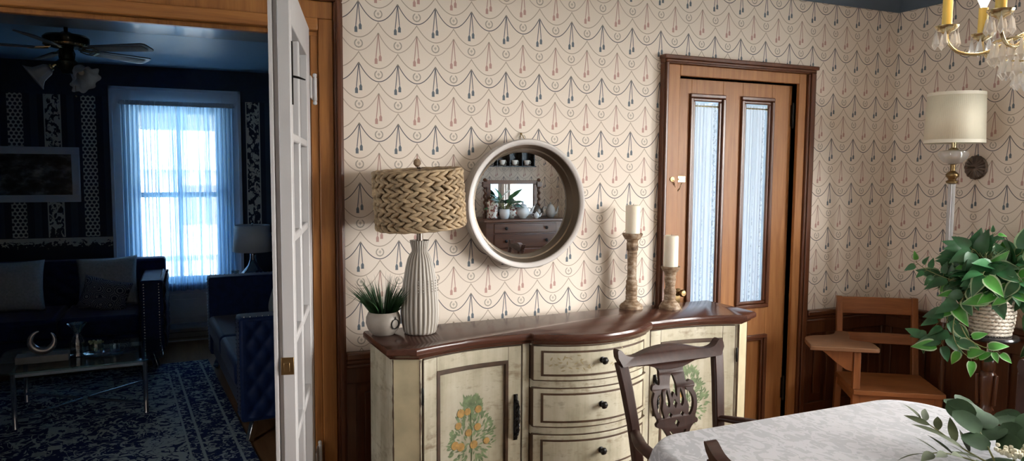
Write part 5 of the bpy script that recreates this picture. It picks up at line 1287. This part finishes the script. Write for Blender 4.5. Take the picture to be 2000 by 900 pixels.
for k in range(31):
    a = math.radians(105 + 300*k/30); P.append((.0 + .066*math.cos(a), .004*math.sin(a*2), .130 + .066*math.sin(a))); R_.append(.004 + .020*math.sin(PI*k/30)**.8)
g.tube(P, R_, 12, up=(0,1,0)); g.tube([(0,0,.045), (0,0,.07)], .012, 10); finish(g, 'open_ring', M['silver'], root, 60)
root = thing('glass_vase', 'tall waisted clear glass vase on the coffee table', 'vase', (-.715, 2.285, CZ+.0))
g = G(); g.lathe([(.042,0),(.05,.004),(.045,.03),(.05,.07),(.046,.10),(.024,.135),(.022,.15),(.035,.185),(.055,.21),(.058,.215),(.052,.21),(.033,.187),(.018,.15)], 32, cap=False); finish(g, 'vase_body', M['vglass'], root, 50)
root = thing('mirrored_tray', 'oval silver tray with raised rim on the coffee table', 'tray', (-.565, 2.26, CZ)); 
g = G(); g.lathe([(0,.0),(.14,0),(.15,.006),(.155,.014),(.150,.013),(.14,.005),(0,.005)], 48, cap=False, scl=(.78,.5)); finish(g, 'tray_dish', M['chrome'], root, 50)
root = thing('glass_votive', 'small glass bowl of pale green moss on the tray', 'votive', (-.605, 2.25, CZ+.006))
g = G(); g.lathe([(.03,0),(.042,.01),(.046,.05),(.043,.075),(.041,.075),(.043,.05),(.038,.014),(0,.006)], 28, cap=False); finish(g, 'bowl', M['vglass'], root, 50)
g = G(); rr = random.Random(8)
for k in range(70): g.ball((rr.gauss(0,.016), rr.gauss(0,.016), .03+rr.uniform(0,.06)), rr.uniform(.006,.011), 6, 4)
finish(g, 'moss', plain('pale_moss', (.28,.34,.20), .9, var=.3), root, 60)
root = thing('glass_votive', 'clear glass tealight cup at the right of the tray', 'votive', (-.50, 2.265, CZ+.006))
g = G(); g.lathe([(.022,0),(.028,.01),(.030,.055),(.028,.055),(.026,.012),(0,.006)], 24, cap=False); finish(g, 'cup', M['vglass'], root, 50)

# side table with lamp behind the right-hand sofa
root = thing('side_table', 'dark side table in the corner behind the right-hand sofa', 'side table', (.62, 3.76, 0))
g = G(); g.box(-.36, .36, -.24, .24, .60, .63); finish(g, 'tabletop', M['chair'], root, 30, .004)
for sx in (-1, 1):
    for sy in (-1, 1): g = G(); g.box(sx*.33-.018, sx*.33+.018, sy*.21-.018, sy*.21+.018, 0, .60); finish(g, 'leg', M['chair'], root, 30, .003)
root = thing('table_lamp', 'table lamp with blue-grey drum shade and clear gourd glass base', 'lamp', (.49, 3.70, .63))
g = G(); g.lathe([(.07,0),(.095,.006),(.105,.03),(.10,.055),(.075,.085),(.045,.12),(.028,.17),(.022,.215)], 36); finish(g, 'glass_base', M['vglass'], root, 50)
g = G(); g.lathe([(.024,.213),(.024,.225),(.010,.23),(.008,.27),(.013,.275),(.013,.31),(.004,.32),(.004,.485),(.009,.49),(0,.50)], 14); finish(g, 'stem', M['chrome'], root, 50)
g = G(); g.lathe([(.172,.245),(.150,.480)], 56, cap=False); sh = finish(g, 'drum_shade', M['linen'], root, 60, solid=.002)
g = G(); g.bar((-.15,0,.474), (.15,0,.474), .003, .003); g.bar((0,-.15,.474), (0,.15,.474), .003, .003); finish(g, 'shade_spider', M['chrome'], root, 30)
root = thing('glass_votive', 'little clear glass tumbler beside the parlour lamp', 'votive', (.335, 3.66, .63))
g = G(); g.lathe([(.022,0),(.030,.012),(.036,.085),(.034,.085),(.027,.014),(0,.008)], 24, cap=False); finish(g, 'cup', M['vglass'], root, 50)

# picture
root = thing('framed_picture', 'wide white framed dark landscape picture on the parlour wall', 'picture', (-1.43, FY-.004, 1.55))
PW, PH, pf = 1.08, .475, .062
g = G()
for a in ((-PW/2, PW/2, PH/2-pf, PH/2), (-PW/2, PW/2, -PH/2, -PH/2+pf), (-PW/2, -PW/2+pf, -PH/2+pf, PH/2-pf), (PW/2-pf, PW/2, -PH/2+pf, PH/2-pf)): g.box(a[0], a[1], -.028, 0, a[2], a[3])
finish(g, 'frame', M['pwhite'], root, 30, .004)
g = G(); g.box(-PW/2+pf, PW/2-pf, -.010, -.004, -PH/2+pf, PH/2-pf); finish(g, 'print', M['print'], root, 0)
# heater
root = thing('baseboard_heater', 'long metal baseboard heater under the parlour window', 'heater', (-.10, FY-.03, 0))
g = G(); g.prism([(0,.03),(-.055,.03),(-.06,.04),(-.06,.135),(-.045,.155),(0,.175)], -.52, .52, lambda x, y, z: (z, x, y)); finish(g, 'casing', M['heater'], root, 30, .003)
g = G(); g.box(-.51, .51, -.0625, -.058, .10, .104); g.box(-.51, .51, -.0625, -.058, .048, .052); finish(g, 'grille_slot', M['iron'], root, 0)
g = G(); g.box(-.50, -.47, -.05, 0, 0, .03); g.box(.47, .50, -.05, 0, 0, .03); finish(g, 'foot', M['heater'], root, 0)

# ceiling fan
root = thing('ceiling_fan', 'dark ceiling fan with five blades and frosted tulip light shades', 'ceiling fan', (-.715, 2.33, .055))
g = G(); g.lathe([(.012,2.40),(.012,2.47),(.02,2.475),(.02,2.476)], 24); finish(g, 'downrod', M['fanmotor'], root, 50)
g = G(); g.lathe([(.03,2.315),(.085,2.322),(.118,2.335),(.132,2.355),(.134,2.385),(.118,2.400),(.05,2.408),(.02,2.425)], 48); finish(g, 'motor_housing', M['fanmotor'], root, 50)
g = G(); g.lathe([(.120,2.330),(.127,2.334),(.130,2.345),(.122,2.350)], 48, cap=False)
for k in range(24): a = 2*PI*k/24; g.ball((.126*math.cos(a), .126*math.sin(a), 2.338), .006, 6, 4)
finish(g, 'brass_band', M['brass'], root, 60)
g = G(); g.lathe([(.01,2.155),(.03,2.16),(.04,2.18),(.06,2.20),(.065,2.23),(.045,2.25),(.05,2.285),(.04,2.315)], 28); finish(g, 'switch_housing', M['fanmotor'], root, 50)
for k in range(5):
    a = math.radians(40 - 72*k); m = Matrix.Rotation(a, 4, 'Z') @ Matrix.Translation((0,0,2.315)) @ Matrix.Rotation(math.radians(-13), 4, 'X')
    o = rrect(.17, .585, -.062, .062, .03, 4)
    g = G(); g.prism([(x, y*(.72+.28*min(1,(x-.17)/.3))) for x, y in o], -.004, .004); g.xf(m); bl = finish(g, 'blade', M['blade'], root, 40, .0015)
    g = G(); g.prism([(x, y*(.72+.28*min(1,(x-.17)/.3))) for x, y in rrect(.21, .555, -.038, .038, .015, 3)], -.0062, -.004); g.xf(m); finish(g, 'cane_inset', M['bladep'], bl, 30)
    g = G(); g.bar((.09,0,.01), (.20,0,-.002), .03, .006); g.bar((.20,-.03,-.006), (.20,.03,-.006), .02, .004); g.tube([(.10,.012,0),(.15,.03,-.004),(.20,.03,-.006)], .004, 6); g.tube([(.10,-.012,0),(.15,-.03,-.004),(.20,-.03,-.006)], .004, 6); g.xf(m); finish(g, 'blade_iron', M['brass'], root, 40)
for k in range(3):
    a = math.radians((188, 312, 68)[k]); h = Vector((math.cos(a), math.sin(a), 0)); ax = (h*.80 + Vector((0,0,-.6))).normalized(); c0 = h*.085 + Vector((0,0,2.195))
    g = G(); g.tube([h*.04 + Vector((0,0,2.21)), h*.07 + Vector((0,0,2.212)), c0], .008, 8); g.lathe([(.016,-.005),(.022,.0),(.022,.018),(.016,.022)], 16, c0, axis=ax); ar = finish(g, 'light_arm', M['brass'], root, 60)
    g = G(); g.lathe([(.024,.012),(.038,.03),(.044,.06),(.050,.09),(.068,.115),(.082,.128)], 48, c0, axis=ax, cap=False, rf=lambda t, z: 1 + max(0, (z-.03)/.1)*.13*math.cos(7*t)); finish(g, 'tulip_shade', M['frost'], ar, 180, solid=.002)
    g = G(); g.ball(c0 + ax*.06, .018, 10, 6); finish(g, 'bulb', M['bulboff'], ar, 60)
g = G(); g.tube([(.045,-.02,2.17), (.045,-.02,2.02)], .0012, 4); g.ball((.045,-.02,2.015), .006, 8, 5); finish(g, 'pull_chain', M['brass'], root, 60)

# ------------------------------------------------------------------ light
w = bpy.data.worlds.new('sky'); SC.world = w; w.use_nodes = True; nt = w.node_tree; nt.nodes.clear()
out = nt.nodes.new('ShaderNodeOutputWorld'); bg = nt.nodes.new('ShaderNodeBackground'); tc = nt.nodes.new('ShaderNodeTexCoord'); sp = nt.nodes.new('ShaderNodeSeparateXYZ')
mr = nt.nodes.new('ShaderNodeMapRange'); mr.inputs[1].default_value = .30; mr.inputs[2].default_value = .0; mr.interpolation_type = 'SMOOTHSTEP'
mc = nt.nodes.new('ShaderNodeMix'); mc.data_type = 'RGBA'; mc.inputs[6].default_value = (*SKY_N, 1); mc.inputs[7].default_value = (*SKY_E, 1)
nt.links.new(tc.outputs['Generated'], sp.inputs[0]); nt.links.new(sp.outputs[1], mr.inputs[0]); nt.links.new(mr.outputs[0], mc.inputs[0]); 
m2 = nt.nodes.new('ShaderNodeMapRange'); m2.inputs[1].default_value = .3; m2.inputs[2].default_value = -.3; m2.interpolation_type = 'SMOOTHSTEP'; c2 = nt.nodes.new('ShaderNodeMix'); c2.data_type = 'RGBA'
c2.inputs[6].default_value = (*SKY_E, 1); c2.inputs[7].default_value = (*SKY_W, 1); nt.links.new(sp.outputs[0], m2.inputs[0]); nt.links.new(m2.outputs[0], c2.inputs[0]); nt.links.new(c2.outputs[2], mc.inputs[7])
m3 = nt.nodes.new('ShaderNodeMapRange'); m3.inputs[1].default_value = .1; m3.inputs[2].default_value = .6; m3.interpolation_type = 'SMOOTHSTEP'; c3 = nt.nodes.new('ShaderNodeMix'); c3.data_type = 'RGBA'
c3.inputs[6].default_value = (*SKY_N, 1); m4 = nt.nodes.new('ShaderNodeMapRange'); m4.inputs[1].default_value = .30; m4.inputs[2].default_value = .45; c4 = nt.nodes.new('ShaderNodeMix'); c4.data_type = 'RGBA'
c4.inputs[6].default_value = (*SKY_N, 1); c4.inputs[7].default_value = (*SKY_NE, 1); nt.links.new(sp.outputs[0], m4.inputs[0]); nt.links.new(m4.outputs[0], c4.inputs[0]); nt.links.new(c4.outputs[2], c3.inputs[6])
c3.inputs[6].default_value = (*SKY_N, 1); c3.inputs[7].default_value = (*[2.2*q for q in SKY_N], 1); nt.links.new(sp.outputs[2], m3.inputs[0]); nt.links.new(m3.outputs[0], c3.inputs[0]); nt.links.new(c3.outputs[2], mc.inputs[6])
nt.links.new(mc.outputs[2], bg.inputs[0]); nt.links.new(bg.outputs[0], out.inputs[0]); bg.inputs[1].default_value = 1
def portal(name, loc, rot, sx, sy):
    l = bpy.data.lights.new(name, 'AREA'); l.shape = 'RECTANGLE'; l.size = sx; l.size_y = sy; l.cycles.is_portal = True
    o = bpy.data.objects.new(name, l); COL.objects.link(o); o.location = loc; o.rotation_euler = rot
portal('window_daylight', ((WF[0]+WF[1])/2, FY+.16, (WF[2]+WF[3])/2), (-PI/2, 0, 0), WF[1]-WF[0], WF[3]-WF[2])
portal('window_daylight', (XR+.16, (WR[0]+WR[1])/2, (WR[2]+WR[3])/2), (0, PI/2, 0), WR[3]-WR[2], WR[1]-WR[0])
portal('window_daylight', (XL-.16, (WL[0]+WL[1])/2, (WL[2]+WL[3])/2), (0, -PI/2, 0), WL[3]-WL[2], WL[1]-WL[0])  # sky portal of the added left opening
portal('window_daylight', (XR+.16, (WR2[0]+WR2[1])/2, (WR2[2]+WR2[3])/2), (0, PI/2, 0), WR2[3]-WR2[2], WR2[1]-WR2[0])  # sky portal of the added second right opening
#portal('window_daylight', ((WB[0]+WB[1])/2, YB-.16, (WB[2]+WB[3])/2), (PI/2, 0, 0), WB[1]-WB[0], WB[3]-WB[2])
for a, b in LG: portal('door_daylight', ((a+b)/2, .16, 1.43), (-PI/2, 0, 0), b-a, 1.16)
for k in (0, 3):
    a = math.radians(70+60*k); l = bpy.data.lights.new('bulb_light', 'POINT'); l.energy = 4; l.color = (1, .72, .42); l.shadow_soft_size = .02
    o = bpy.data.objects.new('bulb_light', l); COL.objects.link(o); o.location = (CHX+.176*math.cos(a), CHY+.176*math.sin(a), 2.115)

# ------------------------------------------------------------------ camera
cam = bpy.data.cameras.new('camera'); co = bpy.data.objects.new('camera', cam); COL.objects.link(co); SC.camera = co
cam.sensor_fit = 'HORIZONTAL'; cam.sensor_width = 36; cam.lens = 36*1430/2000; cam.clip_start = .02; cam.clip_end = 200
yaw, pitch, roll = .4125, -.08, .0065
f = Vector((math.sin(yaw)*math.cos(pitch), math.cos(yaw)*math.cos(pitch), math.sin(pitch))); r = Vector((math.cos(yaw), -math.sin(yaw), 0)); u = r.cross(f)
r2 = r*math.cos(roll) + u*math.sin(roll); u2 = -r*math.sin(roll) + u*math.cos(roll)
m = Matrix((r2, u2, -f)).transposed().to_4x4(); m.translation = Vector((0, -3.22, 1.60)); co.matrix_world = m

SC.view_settings.view_transform = 'Standard'; SC.view_settings.look = 'None'; SC.view_settings.exposure = EXPO; SC.view_settings.gamma = 1; SC.view_settings.use_curve_mapping = False
cy = SC.cycles; cy.use_denoising = True; cy.max_bounces = 10; cy.diffuse_bounces = 6; cy.glossy_bounces = 6; cy.transmission_bounces = 8; cy.transparent_max_bounces = 24; cy.sample_clamp_indirect = 8; cy.caustics_reflective = False; cy.caustics_refractive = False; cy.blur_glossy = .5
